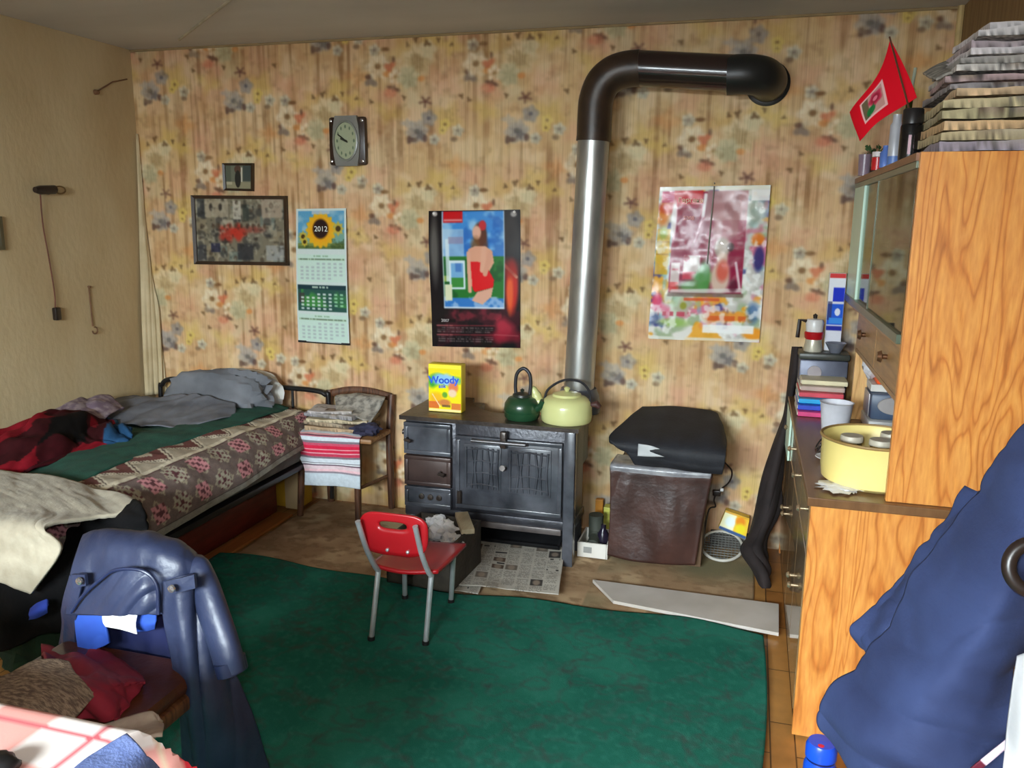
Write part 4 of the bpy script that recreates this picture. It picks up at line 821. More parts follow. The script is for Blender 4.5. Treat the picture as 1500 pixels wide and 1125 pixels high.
# old chair with newspapers and striped towel
ow = wood_mat('old_chair_wood', (60, 36, 24), (84, 52, 34), (102, 66, 44), 'z', 2, .5)
r = root('wooden_chair', (-2.07, -.17, 0), 'old brown wooden chair between bed and stove, piled with newspapers', 'chair')
for (x, y, tx, ty, h) in ((-2.27, -.31, -2.25, -.285, .455), (-1.925, -.31, -1.93, -.285, .455)): obj('leg', MB().tube([(x, y, .011), (tx, ty, h)], [.017, .021], 10), ow, r)
for x in (-2.225, -1.85): obj('back_leg', MB().tube(smooth_path([(x, -.045, .011), (x+.0, -.06, .3), (x, -.055, .46), (x+.005, -.030, .655)], 14), [.020]*14, 10), ow, r)
obj('seat', MB().box(-2.285, -.32, .445, -1.835, -.07, .472, .008), wood_mat('chair_seat_wood', (110, 72, 44), (136, 94, 58), (150, 110, 70), 'x', 2, .5), r)
obj('top_rail', MB().tube(smooth_path([(-2.22, -.030, .635), (-2.1, -.022, .660), (-1.98, -.022, .660), (-1.85, -.032, .640)], 16), [(.012, .022)]*16, 10), ow, r)
for y0, z in ((-.18, .20), (-.18, .33)): pass
for x in (-2.245, -1.89): obj('stretcher', MB().tube([(x-.02, -.295, .20), (x+.03, -.055, .20)], .010, 8), ow, r)
obj('apron', MB().box(-2.25, -.300, .40, -1.91, -.280, .446, .003), ow, r)
def towel_paint(U, V, u, v):
    c = np.empty(u.shape+(3,)); c[:] = (200, 206, 212)
    for a, b, col in ((0, .05, (206, 150, 150)), (.05, .075, (74, 48, 60)), (.075, .10, (176, 100, 116)), (.10, .20, (204, 212, 218)), (.20, .25, (126, 112, 122)), (.25, .30, (196, 80, 104)), (.30, .36, (206, 40, 70)), (.36, .38, (226, 170, 180)), (.38, .43, (204, 44, 72)), (.43, .445, (228, 180, 190)), (.445, .49, (190, 60, 84)), (.49, .54, (120, 106, 116)), (.54, .62, (206, 212, 218)), (.62, .645, (66, 50, 64)), (.645, .67, (220, 222, 224)), (.67, .69, (96, 70, 86)), (.69, .76, (220, 196, 200)), (.76, .80, (232, 190, 196)), (.80, .82, (140, 130, 140)), (.82, 1.01, (206, 216, 224))):
        w_ = (v-.30)/.70; c[(w_ >= a) & (w_ < b)] = col
    return c*(.94+.12*fbm(U*90, V*90, 3))[..., None]
C = []
for (z, y) in ((.486, -.20), (.488, -.27), (.478, -.335), (.43, -.348), (.36, -.345), (.29, -.342), (.20, -.346)):
    C.append([(x+(.05 if z < .3 else .02 if z < .4 else 0)*(1-t), y-.008*math.sin(5*t), z+.006*t+.01*math.sin(3.1*t)*(z < .3)) for t, x in ((0, -2.265), (.33, -2.14), (.66, -2.02), (1, -1.895))])
sheet('towel', C, attr_mat('woven_print', 0), None, 60, 110, wr=[(.010, 11, .6, 0)], seed=3, thick=.004, paint=towel_paint, label='red and white striped towel hanging over the wooden chair front', cat='towel')
# newspapers on the chair
npm = attr_mat('newsprint', .85)
def paper_stack(c, specs, names, group, cat='newspaper', base='newspaper'):
    z = c[2]
    for k, ((w, l, h, rot, dx, dy, tilt, col), lab) in enumerate(zip(specs, names)):
        cv = news_canvas(w, l, 50+k*7+int(c[0]*10), .008, col); q0 = random.Random(k+int(c[1]*100))
        nu, nv = cv.nx, cv.ny; Mx = Matrix.Translation(Vector((c[0]+dx, c[1]+dy, z))) @ Matrix.Rotation(rot, 4, 'Z') @ Matrix.Rotation(tilt, 4, 'X')
        top = np.stack([(cv.X-w/2), -(cv.Y-l/2), h+.008*(fbm(cv.X*11+k*5, cv.Y*9, k)-.5)*2], -1); top[..., :2] *= 1+.05*(fbm(cv.X*6+k*3, cv.Y*6+k, k+3)-.5)[..., None]; bot = top*[1, 1, 0]+np.array([0, 0, 1])*.006*(fbm(cv.X*9+k*2, cv.Y*8, k+9)[..., None]-.5)
        q = grid_mb(top); n = len(q.v); g2 = grid_mb(bot[:, ::-1]); q.add(g2.v, g2.f)
        def rim(idx_t, idx_b):
            for a, b in zip(range(len(idx_t)-1), range(len(idx_t)-1)): q.f.append((idx_t[a], idx_b[a], idx_b[a+1], idx_t[a+1]))
        T = np.arange(n).reshape(nv, nu); B = (np.arange(n)+n).reshape(nv, nu)[:, ::-1]
        per_t = list(T[:, 0])+list(T[-1, 1:])+list(T[::-1, -1][1:])+list(T[0, ::-1][1:]); per_b = list(B[:, 0])+list(B[-1, 1:])+list(B[::-1, -1][1:])+list(B[0, ::-1][1:])
        rim(per_t, per_b)
        q.v = [tuple(Mx @ Vector(p)) for p in q.v]
        cc = cv.img.reshape(-1, 3); ed = np.tile(np.array(col, float)*.9, (n, 1)); ed = ed*(.55+.7*np.random.RandomState(k).rand(n, 1))
        obj(base, q, npm, None, colors=np.vstack([cc, ed]), smooth=False, label=lab, cat=cat, group=group); z += h+.004
paper_stack((-2.06, -.19, .490), [(.34, .22, .022, .05, 0, 0, 0, (176, 150, 120)), (.32, .20, .018, -.08, -.02, .0, 0, (160, 140, 116)), (.34, .20, .016, .10, .0, .0, 0, (196, 180, 150)), (.30, .20, .020, -.12, -.03, .01, 0, (150, 146, 150)), (.24, .18, .014, .2, -.05, .0, 0, (186, 178, 176))],
            ['brownish folded newspaper lowest in the pile on the wooden chair', 'second newspaper up in the wooden chair pile', 'cream newspaper in the middle of the wooden chair pile', 'grey folded newspaper second from top on the wooden chair', 'small pale newspaper topmost on the wooden chair pile'], 'newspapers piled on the wooden chair')
r = root('newspaper', (-1.93, -.11, .56), 'rolled grey newspaper leaning against the wooden chair back', 'newspaper', 'newspapers piled on the wooden chair')
C = [[(-2.13, -.08, .650), (-2.0, -.075, .665), (-1.86, -.08, .655)], [(-2.14, -.12, .640), (-2.0, -.125, .650), (-1.85, -.12, .64)], [(-2.10, -.19, .605), (-1.99, -.20, .60), (-1.86, -.19, .585)], [(-2.07, -.25, .583), (-1.98, -.26, .58), (-1.87, -.26, .545)]]
sheet('outer_page', C, mat('news_grey', (110, 106, 100), (166, 160, 150), .85, scale=30, lo=.4, hi=.6), r, 30, 30, wr=[(.012, 9, 9, 0)], seed=8)
obj('folded_cloth', blob((-1.885, -.27, .515), (.075, .06, .035), .25, 4, 9), mat('navy_cloth', (40, 40, 62), (56, 54, 78), .9, scale=14), None, label='dark navy cloth tucked at the right end of the wooden chair seat', cat='cloth')

# ------------------------------------------------------------------ bed along the left wall
tubem = mat('bed_tube', (26, 24, 26), (38, 36, 36), .4, .3, scale=10)
BX0, BX1 = -3.34, -2.22
r = root('bed', (-2.78, -1.05, 0), 'iron single bed with black tube headboard standing along the left wall', 'bed')
hp = lambda x, z: (x, -.055, z)
hb = obj('headboard', MB().tube(smooth_path([hp(BX0+.02, .03), hp(BX0+.02, .56), hp(BX0+.035, .62), hp(BX0+.09, .655), hp(BX0+.25, .66), hp(-2.5, .655), hp(-2.30, .65), hp(-2.235, .632), hp(-2.215, .585), hp(-2.215, .03)], 80), .014, 12), tubem, r)
for x in (-2.86, -2.44): obj('upright_bar', MB().tube([hp(x, .30), hp(x, .655)], .008, 8), tubem, hb)
for y in (-1.98,):
    for x in (BX0+.03, BX1-.04): obj('leg', MB().tube([(x, y, 0.026), (x, y, .34)], .016, 10), tubem, r)
obj('spring_frame', MB().box(BX0, -2.02, .285, BX1, -.06, .315, .005), tubem, r)
obj('mattress', MB().box(BX0+.01, -2.02, .315, BX1-.01, -.10, .50, .045), mat('mattress_grey', (92, 92, 84), (112, 112, 102), .9, scale=12), r)
# folk-patterned spread over the outer edge
def spread_paint(U, V, u, v):
    # u runs along the bed, v from the top inward edge to the hem
    s = u*1.9; t = v*.50
    base = np.empty(u.shape+(3,)); base[:] = (112, 97, 92)
    def put(mask, c): base[mask] = c
    cell = .145; cu = (s/cell) % 1; ci = np.floor(s/cell)
    # zigzag cream band on the top part
    put((t < .19), (172, 160, 142))
    zz = abs(((s/.20) % 1)-.5)*2
    put((t < .19) & (abs(t-.045-.09*zz) < .026), (108, 70, 66)); put((t < .19) & (abs(t-.085-.09*zz) < .014), (206, 196, 174)); put((t < .19) & (abs(t-.085-.09*zz) < .004), (90, 74, 70))
    put((t >= .17) & (t < .19), (206, 196, 174)); put((t >= .186) & (t < .194), (88, 60, 60))
    for row, (t0, off) in enumerate(((.245, 0), (.375, .5))):
        c2 = ((s/cell+off) % 1)-.5; d = np.maximum(abs(c2*cell), abs(t-t0)); dm = abs(c2*cell)+abs(t-t0)
        odd = (np.floor(s/cell+off) % 2) == row % 2
        put((dm < .066) & (dm > .052), (156, 146, 126)); put((d < .042) & odd, (196, 136, 140)); put((d < .042) & ~odd, (166, 160, 142))
        put((d < .042) & (((np.floor(s/.014)+np.floor(t/.014)) % 3) == 0), (104, 66, 70)); put((d < .010), (98, 62, 66))
    put((t > .455), (134, 130, 120)); put((t > .445) & (t < .455), (70, 66, 62))
    return base*(.9+.2*fbm(s*60, t*60, 2))[..., None]
C = []
for x, zf, zn in ((-2.62, .545, .560), (-2.46, .560, .572), (-2.31, .552, .557), (-2.215, .51, .50), (-2.175, .44, .42), (-2.160, .395, .355)):
    row = []
    for k, y in enumerate((-.16, -.55, -.95, -1.35, -1.7, -2.0)):
        f = k/5; z = zf*(1-f)+zn*f; row.append((x-.05*(1-f)**3*(z < .54)+.012*math.sin(y*7)*(z < .52), y, z+(.022 if k in (1,) and z < .5 else 0)))
    C.append(row)
C = [row for row in C]
sheet('bedspread', C, attr_mat('woven_print', 0), None, 240, 90, wr=[(.012, 5, 4, 0), (.004, 20, 16, 0)], seed=4, thick=.012, paint=spread_paint, label='brown bedspread with pink and cream folk pattern along the bed edge', cat='bedspread')
gb = mat('green_blanket', (16, 62, 50), (26, 80, 64), .95, scale=16, bump=.15, bscale=160, sheen=.0)
C = [[(x, y, z+.004*math.sin(9*x+5*y)) for x, z in ((-3.30, .535), (-2.95, .560), (-2.68, .575), (xe-.12, .580), (xe, .570))] for y, xe in ((-.16, -2.40), (-.5, -2.42), (-.85, -2.47), (-1.2, -2.50), (-1.5, -2.48), (-1.86, -2.44))]
sheet('blanket', C, gb, None, 70, 90, wr=[(.012, 4, 5, 0), (.004, 14, 14, 0)], seed=11, thick=.012, label='dark green blanket spread flat over the bed', cat='blanket')
# grey pillow against the headboard, white pillow behind it
gp = mat('grey_pillow', (96, 98, 104), (120, 122, 128), .85, scale=5, bump=.1, bscale=25)
q = blob((0, 0, 0), (.31, .095, .130), .11, 3.2, 21, 48, .72).xform(Matrix.Translation((-2.79, -.22, .635)) @ Matrix.Rotation(math.radians(-4), 4, 'Z') @ Matrix.Rotation(math.radians(-24), 4, 'X') @ Matrix.Rotation(math.radians(-3), 4, 'Y'))
obj('pillow', q, gp, None, label='large grey pillow propped against the headboard', cat='pillow')
q = blob((0, 0, 0), (.26, .04, .12), .06, 3, 5, 36, .7).xform(Matrix.Translation((-2.73, -.115, .640)) @ Matrix.Rotation(math.radians(-12), 4, 'X'))
obj('pillow', q, mat('white_pillow', (196, 194, 188), (210, 206, 200), .85, scale=6), None, label='white pillow just showing behind the grey pillow', cat='pillow')
C = [[(-3.24, -.24, .58), (-3.05, -.34, .63), (-2.80, -.36, .66), (-2.60, -.36, .62)], [(-3.30, -.34, .61), (-3.05, -.43, .635), (-2.80, -.47, .63), (-2.54, -.47, .60)], [(-3.31, -.55, .60), (-3.05, -.60, .612), (-2.80, -.64, .605), (-2.56, -.64, .600)], [(-3.30, -.72, .578), (-3.08, -.76, .585), (-2.82, -.80, .590), (-2.62, -.76, .590)]]
sheet('bed_sheet', C, mat('grey_cotton', (92, 94, 102), (116, 118, 126), .9, scale=7, bump=.1), None, 70, 60, wr=[(.014, 7, 3, 1), (.006, 16, 12, 0)], seed=17, thick=.006, label='rumpled grey sheet lying below the grey pillow', cat='sheet')
C = [[(-3.30, -.62, .66), (-3.18, -.62, .68), (-3.05, -.66, .64)], [(-3.29, -.76, .68), (-3.16, -.80, .68), (-3.02, -.82, .63)], [(-3.28, -.90, .64), (-3.15, -.92, .64), (-3.03, -.92, .60)]]
sheet('shirt', C, mat('lavender_check', (104, 86, 100), (140, 124, 128), .9, scale=26, lo=.42, hi=.58), None, 40, 40, wr=[(.018, 9, 7, 1)], seed=2, thick=.008, label='crumpled lavender shirt beside the grey pillow at the wall', cat='shirt')
# red and black plaid blanket
def plaid_paint(U, V, u, v):
    c = np.empty(u.shape+(3,)); c[:] = (124, 20, 32)
    uu = u+.16*(fbm(u*4, v*4, 3)-.5)*2; vv = v+.20*(fbm(u*4, v*4, 8)-.5)*2; a = ((uu*1.9+.25*vv+.1) % 1) < .40; b = ((vv*1.5+.45*uu+.2) % 1) < .36
    c[a] = (58, 14, 20); c[b] = (54, 16, 20); c[a & b] = (16, 14, 14)
    c[(u > .86+.05*np.sin(v*9))] = (36, 70, 104); c[(u > .80) & (v < .22)] = (44, 84, 114)
    return c*(.85+.3*fbm(U*50, V*50, 6))[..., None]
C = [[at(-90, 650, x=-3.30), at(0, 640, x=-3.28), at(50, 612, x=-3.27), at(100, 606, x=-3.26), at(150, 613, x=-3.26), at(186, 626, x=-3.26)],
     [at(-90, 640, x=-3.16), at(0, 632, x=-3.15), at(46, 603, x=-3.12), at(100, 596, x=-3.10), at(152, 608, x=-3.06), at(192, 630, z=.60)],
     [at(-90, 660, x=-3.00), at(0, 655, x=-3.00), at(52, 632, x=-2.98), at(104, 628, x=-2.95), at(150, 634, z=.62), at(190, 640, z=.60)],
     [at(-90, 690, z=.60), at(0, 680, z=.605), at(46, 668, z=.61), at(96, 652, z=.615), at(142, 648, z=.60), at(180, 648, z=.59)],
     [at(-90, 705, z=.575), at(-4, 698, z=.58), at(44, 686, z=.585), at(92, 672, z=.585), at(136, 660, z=.58), at(170, 655, z=.58)]]
sheet('blanket', C, attr_mat('plaid_wool', .95, .1, grain=.2, gscale=260), None, 90, 70, wr=[(.030, 6, 5, 1), (.010, 14, 10, 0)], seed=33, thick=.012, paint=plaid_paint, label='bunched red and black plaid blanket with a blue end, against the left wall', cat='blanket')
# black coat and cream fleece hanging over the near end of the bed
bc_ = mat('black_wool', (8, 8, 9), (13, 12, 14), .95, scale=10, bump=.15, spec=.15)
C = [[at(-90, 770, y=-1.60), at(0, 762, y=-1.62), at(70, 752, y=-1.62), at(140, 742, y=-1.66), at(200, 731, z=.59)],
     [at(-90, 790, y=-1.80), at(0, 790, y=-1.84), at(70, 785, y=-1.88), at(155, 765, y=-1.92), at(212, 750, y=-1.95)],
     [at(-90, 860, y=-2.07), at(0, 860, y=-2.09), at(80, 850, y=-2.09), at(150, 830, y=-2.07), at(212, 800, y=-1.98)],
     [at(-90, 920, y=-2.09), at(0, 930, y=-2.10), at(70, 900, y=-2.10), at(130, 880, y=-2.08), at(190, 850, y=-2.05)],
     [at(-90, 960, y=-2.10), at(0, 955, y=-2.11), at(60, 930, y=-2.11), at(120, 925, y=-2.09), at(185, 905, y=-2.06)]]
sheet('coat', C, bc_, None, 70, 80, wr=[(.016, 8, 3, 1), (.008, 14, 9, 0)], seed=6, thick=.012, label='black coat draped over the near end of the bed under the cream fleece', cat='coat')
cf = mat('cream_fleece', (152, 142, 122), (172, 162, 142), .95, scale=16, bump=.12, bscale=120, sheen=.1)
C = [[at(-110, 690, z=.60), at(-20, 690, z=.60), at(50, 697, z=.60), at(120, 709, z=.60), at(202, 736, z=.595)],
     [at(-110, 715, z=.612), at(-20, 715, z=.615), at(45, 722, z=.612), at(112, 735, z=.61), at(180, 749, z=.60)],
     [at(-110, 745, z=.615), at(-20, 740, z=.62), at(30, 743, z=.615), at(88, 752, z=.61), at(132, 760, z=.60)],
     [at(-110, 790, y=-2.13), at(-20, 775, y=-2.13), at(15, 770, y=-2.13), at(45, 768, y=-2.13), at(66, 772, y=-2.13)],
     [at(-110, 830, y=-2.15), at(-20, 815, y=-2.15), at(18, 810, y=-2.15), at(52, 802, y=-2.15), at(88, 806, y=-2.15)],
     [at(-110, 870, y=-2.16), at(-30, 850, y=-2.16), at(4, 852, y=-2.16), at(24, 860, y=-2.16), at(47, 869, y=-2.16)]]
sheet('fleece', C, cf, None, 90, 110, wr=[(.010, 5, 2, 0), (.003, 26, 22, 0)], seed=9, thick=.014, label='cream sheepskin fleece hanging over the near end of the bed', cat='fleece')
obj('garment', blob(at(62, 935, y=-1.95)+[0, 0, -.03], (.16, .12, .13), .25, 4, 13), mat('dark_green_cloth', (20, 40, 22), (30, 54, 30), .95, scale=12, bump=.2), None, label='dark green garment heaped on the floor below the cream fleece', cat='garment')
C = [[at(46, 892, y=-2.14), at(56, 884, y=-2.145), at(70, 878, y=-2.14)], [at(44, 900, y=-2.16), at(55, 895, y=-2.165), at(70, 888, y=-2.155)], [at(43, 906, y=-2.14), at(54, 904, y=-2.145), at(70, 896, y=-2.14)]]
sheet('scarf', C, mat('blue_scarf', (30, 52, 140), (40, 64, 160), .9, scale=10), None, 20, 20, thick=.01, label='small bright blue scarf end poking out of the black coat', cat='scarf')
# trunk and boxes below the bed
tm = mat('trunk_brown', (86, 26, 16), (112, 38, 24), .45, 0, scale=10, stretch=(3, .6, 3), bump=.08)
r = root('trunk', (-2.66, -.86, 0), 'reddish-brown wooden trunk pushed under the bed', 'trunk')
obj('body', MB().box(-2.88, -1.42, .008, -2.42, -.29, .20, .01), tm, r); obj('lid', MB().box(-2.885, -1.425, .202, -2.415, -.285, .275, .015), tm, r)
for y in (-.55, -1.15): obj('clasp', MB().box(-2.416, y-.03, .17, -2.405, y+.03, .23, .004), mat('dark_brass', (96, 62, 36), None, .4, .6), r)
obj('floor_plank', MB().box(-2.40, -1.5, .0065, -2.31, -.32, .020, .002), mat('orange_plank', (150, 86, 36), (172, 106, 50), .45, scale=6, stretch=(6, .6, 1)), None, smooth=False, label='orange wooden plank lying along the trunk front', cat='plank')
bcard = mat('beige_card', (176, 150, 108), (190, 166, 124), .7, scale=4); ycard = mat('yellow_carton', (178, 136, 26), (196, 154, 36), .6, scale=8)
r = root('cardboard_box', (-2.40, -.20, 0), 'narrow beige cardboard box with yellow sides under the bed by the headboard', 'box')
obj('front', MB().box(-2.405, -.235, .012, -2.325, -.215, .235, .002), bcard, r, smooth=False); obj('body', MB().box(-2.52, -.214, .012, -2.325, -.08, .235, .003), ycard, r, smooth=False)
obj('box', MB().box(-2.50, -.275, .235, -2.30, -.09, .275, .004), ycard, None, smooth=False, label='flat yellow box on top of the beige box under the bed', cat='box')

# ------------------------------------------------------------------ foreground chair with clothes and leather jacket
cw = wood_mat('front_chair_wood', (64, 36, 20), (92, 54, 30), (112, 70, 40), 'z', 2, .4)
CY = -2.44
r = root('wooden_chair', (-1.49, -2.66, 0), 'brown leather-seated chair in front, buried under clothes', 'chair')
for x, y, h in ((-1.70, -2.88, .43), (-1.28, -2.88, .43)): obj('leg', MB().tube([(x, y, .028), (x, y, h)], [.016, .020], 10), cw, r)
for x in (-1.645, -1.335): obj('back_post', MB().tube(smooth_path([(x, CY+.04, .028), (x, CY-.02, .44), (x, CY+.02, .72)], 12), .018, 10), cw, r)
obj('top_rail', MB().tube(smooth_path([(-1.65, CY+.02, .715), (-1.49, CY+.035, .73), (-1.33, CY+.02, .715)], 12), [(.014, .03)]*12, 12), cw, r)
obj('seat_frame', MB().box(-1.715, -2.90, .40, -1.265, -2.46, .440, .01), cw, r)
obj('seat_pad', MB().box(-1.71, -2.895, .438, -1.27, -2.465, .485, .02), mat('brown_leather', (70, 34, 18), (92, 46, 26), .35, scale=8, bump=.1), r)
# cream cover under the pad, hanging forward
C = [[at(150, 1062, z=.492), at(185, 1050, z=.492), at(222, 1042, z=.494), at(233, 1055, z=.492)], [at(155, 1085, z=.492), at(190, 1075, z=.492), at(224, 1062, z=.49), at(240, 1062, z=.48)], [at(160, 1130, y=-2.92), at(190, 1110, y=-2.915), at(218, 1080, y=-2.90), at(238, 1075, y=-2.885)]]
sheet('seat_cloth', C, mat('cream_knit', (170, 150, 132), (188, 170, 150), .95, scale=30), None, 30, 30, wr=[(.006, 14, 10, 0)], thick=.006, seed=2, label='cream cloth at the front corner of the chair seat', cat='cloth')
mr = mat('maroon_cloth', (112, 14, 32), (136, 22, 42), .85, scale=7, bump=.1)
C = [[at(60, 942, y=-2.50), at(110, 946, y=-2.495), at(160, 956, y=-2.49), at(205, 976, y=-2.50)],
     [at(66, 968, z=.535), at(118, 978, z=.55), at(168, 986, z=.56), at(214, 996, z=.51)],
     [at(80, 990, z=.545), at(126, 1004, z=.565), at(170, 1010, z=.55), at(208, 1010, z=.500)],
     [at(95, 1020, z=.545), at(130, 1036, z=.53), at(160, 1040, z=.52), at(192, 1034, z=.498)],
     [at(105, 1050, z=.515), at(128, 1056, z=.50), at(150, 1056, z=.498), at(170, 1054, z=.495)]]
sheet('cloth', C, mr, None, 70, 70, wr=[(.018, 8, 5, 1), (.006, 20, 16, 0)], seed=14, thick=.008, label='crumpled maroon cloth on the front chair seat', cat='cloth')
kn = mat('beige_knit', (108, 88, 72), (158, 136, 112), .95, scale=60, stretch=(1, 3, 1), lo=.4, hi=.6, bump=.5, bscale=160)
C = [[at(-30, 1006, z=.56), at(15, 992, z=.575), at(52, 973, z=.58), at(100, 975, z=.57)], [at(-30, 1030, z=.575), at(20, 1012, z=.592), at(60, 994, z=.598), at(112, 990, z=.58)], [at(-30, 1060, z=.56), at(30, 1040, z=.585), at(76, 1022, z=.59), at(130, 1008, z=.572)], [at(-20, 1090, z=.53), at(60, 1075, z=.545), at(104, 1056, z=.55), at(144, 1013, z=.555)]]
sheet('sweater', C, kn, None, 70, 60, wr=[(.006, 9, 9, 1), (.002, 40, 40, 0)], seed=8, thick=.016, label='folded beige knitted sweater on the front chair beside the checked table', cat='sweater')
# navy leather jacket over the chair back
lj = mat('navy_leather', (31, 38, 62), (46, 54, 80), .42, 0, scale=5, bump=.18, bscale=22, spec=.5)
r = root('leather_jacket', (-1.45, -2.5, .03), 'navy leather jacket draped over the front chair back', 'jacket')
K = lambda px, py, y: at(px, py, y=y)
C = [[K(112, 905, -2.33), K(160, 890, -2.31), K(220, 890, -2.31), K(262, 905, -2.31), K(300, 920, -2.33)],
     [K(116, 812, -2.37), K(160, 795, -2.36), K(220, 795, -2.36), K(264, 812, -2.36), K(296, 834, -2.37)],
     [K(122, 783, -2.41), K(150, 774, -2.41), K(210, 778, -2.41), K(266, 793, -2.41), K(288, 812, -2.41)],
     [K(114, 806, -2.465), K(158, 796, -2.475), K(214, 800, -2.48), K(258, 812, -2.475), K(287, 826, -2.455)],
     [K(105, 838, -2.49), K(152, 838, -2.50), K(206, 838, -2.505), K(252, 845, -2.50), K(288, 856, -2.465)],
     [K(100, 870, -2.495), K(148, 872, -2.505), K(200, 868, -2.515), K(238, 872, -2.505), K(286, 885, -2.47)],
     [K(96, 900, -2.50), K(146, 902, -2.51), K(198, 899, -2.525), K(228, 899, -2.51), K(268, 905, -2.48)]]
sheet('body', C, lj, r, 90, 110, wr=[(.005, 11, 2.0, 1), (.003, 24, 10, 0)], seed=3, thick=.006)
# raised back vent flap with arched seam
C = [[K(146, 852, -2.522), K(170, 836, -2.530), K(208, 837, -2.530), K(228, 856, -2.522)], [K(124, 874, -2.524), K(166, 868, -2.545), K(206, 868, -2.545), K(230, 878, -2.528)], [K(104, 899, -2.520), K(160, 902, -2.552), K(202, 900, -2.552), K(231, 901, -2.532)]]
sheet('back_flap', C, lj, r, 60, 40, wr=[(.004, 20, 1.5, 1)], seed=9, thick=.006)
C = [[K(104, 842, -2.502), K(95, 880, -2.49), K(92, 925, -2.46), K(84, 975, -2.44)], [K(112, 850, -2.510), K(104, 885, -2.50), K(102, 925, -2.47), K(98, 972, -2.45)], [K(122, 855, -2.512), K(114, 890, -2.505), K(112, 930, -2.48), K(114, 970, -2.46)]]
sheet('left_panel', C, lj, r, 40, 30, wr=[(.006, 5, 14, 1)], seed=4, thick=.006)
C = [[K(238, 852, -2.515), K(258, 845, -2.515), K(280, 840, -2.49), K(295, 838, -2.45)],
     [K(240, 905, -2.525), K(262, 900, -2.53), K(286, 895, -2.50), K(312, 885, -2.45)],
     [K(246, 960, -2.53), K(268, 960, -2.545), K(298, 955, -2.515), K(330, 945, -2.45)],
     [K(252, 1020, -2.53), K(276, 1022, -2.55), K(314, 1018, -2.52), K(358, 1008, -2.44)],
     [K(258, 1080, -2.53), K(284, 1085, -2.55), K(332, 1080, -2.52), K(382, 1072, -2.43)],
     [K(263, 1140, -2.52), K(290, 1145, -2.54), K(346, 1145, -2.51), K(402, 1140, -2.42)],
     [K(266, 1185, -2.50), K(296, 1190, -2.52), K(352, 1190, -2.49), K(414, 1180, -2.40)]]
sheet('front_panel', C, lj, r, 70, 110, wr=[(.016, 13, 1.3, 1), (.004, 22, 8, 0)], seed=22, thick=.006)
sl = smooth_path([K(280, 824, -2.42), K(298, 858, -2.45), K(315, 905, -2.48), K(330, 950, -2.50), K(338, 982, -2.505)], 30)
q = MB().tube(sl, [(.034, min(.030+.008*i, .056)-.0003*i) for i in range(30)], 24)
obj('sleeve', q, lj, r)
obj('cuff', MB().tube([K(336, 966, -2.504), K(341, 985, -2.507)], [(.035, .044), (.034, .043)], 24), mat('navy_leather_dark', (26, 34, 62), (34, 44, 76), .4, scale=6), r)
obj('yoke_seam', MB().tube(smooth_path([K(104, 897, -2.528), K(122, 872, -2.534), K(146, 850, -2.535), K(170, 835, -2.540), K(208, 836, -2.540), K(229, 856, -2.536), K(232, 900, -2.540)], 40), .0045, 8), mat('navy_leather_dark', (26, 34, 62), (34, 44, 76), .4, scale=6), r)
for nm, pts, sn in (('left_epaulette', [K(104, 842, -2.528), K(124, 842, -2.530), K(126, 858, -2.532), K(108, 862, -2.530)], K(117, 851, -2.538)), ('right_epaulette', [K(242, 852, -2.545), K(284, 842, -2.53), K(286, 862, -2.53), K(246, 872, -2.547)], K(252, 862, -2.556))):
    e = obj('epaulette', recalc(MB().prism(pts, (0, .009, 0))), lj, r, smooth=False); obj('snap_button', MB().lathe([(.010, 0), (.009, -.005), (0, -.007)], sn, 16, 'y'), mat('snap_steel', (200, 200, 200), None, .2, .9), e)
C = [[K(112, 896, -2.455), K(170, 890, -2.45), K(225, 890, -2.45), K(262, 896, -2.46)], [K(112, 940, -2.455), K(170, 940, -2.44), K(225, 940, -2.44), K(262, 940, -2.46)], [K(112, 985, -2.46), K(170, 985, -2.45), K(225, 988, -2.45), K(262, 990, -2.46)]]
sheet('lining', C, mat('navy_lining', (22, 28, 66), (30, 38, 84), .6, scale=6), r, 40, 40, wr=[(.008, 14, 3, 1)], seed=6, thick=.004)
bcl = mat('cobalt_cloth', (26, 62, 148), (36, 78, 170), .85, scale=10)
C = [[K(110, 898, -2.49), K(128, 897, -2.495), K(150, 897, -2.49)], [K(111, 925, -2.50), K(130, 926, -2.505), K(156, 926, -2.50)], [K(113, 950, -2.50), K(134, 953, -2.505), K(158, 944, -2.50)]]
sheet('cloth', C, bcl, None, 30, 30, wr=[(.008, 12, 5, 1)], seed=7, thick=.008, label='cobalt blue cloth hanging in the leather jacket opening, left of the white tag', cat='cloth')
C = [[K(196, 899, -2.50), K(212, 897, -2.50), K(228, 899, -2.50)], [K(198, 914, -2.51), K(213, 914, -2.515), K(228, 912, -2.51)], [K(200, 926, -2.50), K(213, 925, -2.505), K(227, 921, -2.50)]]
sheet('cloth', C, bcl, None, 24, 24, wr=[(.005, 12, 8, 1)], seed=9, thick=.008, label='small cobalt blue cloth right of the white tag in the jacket opening', cat='cloth')
C = [[K(150, 900, -2.52), K(176, 897, -2.525), K(202, 898, -2.52)], [K(151, 911, -2.53), K(176, 912, -2.535), K(199, 914, -2.53)], [K(155, 918, -2.535), K(177, 922, -2.54), K(201, 929, -2.535)]]
sheet('tag', C, mat('white_tag', (236, 234, 232), None, .6), None, 20, 20, thick=.003, label='bright white paper tag in the leather jacket opening', cat='tag')
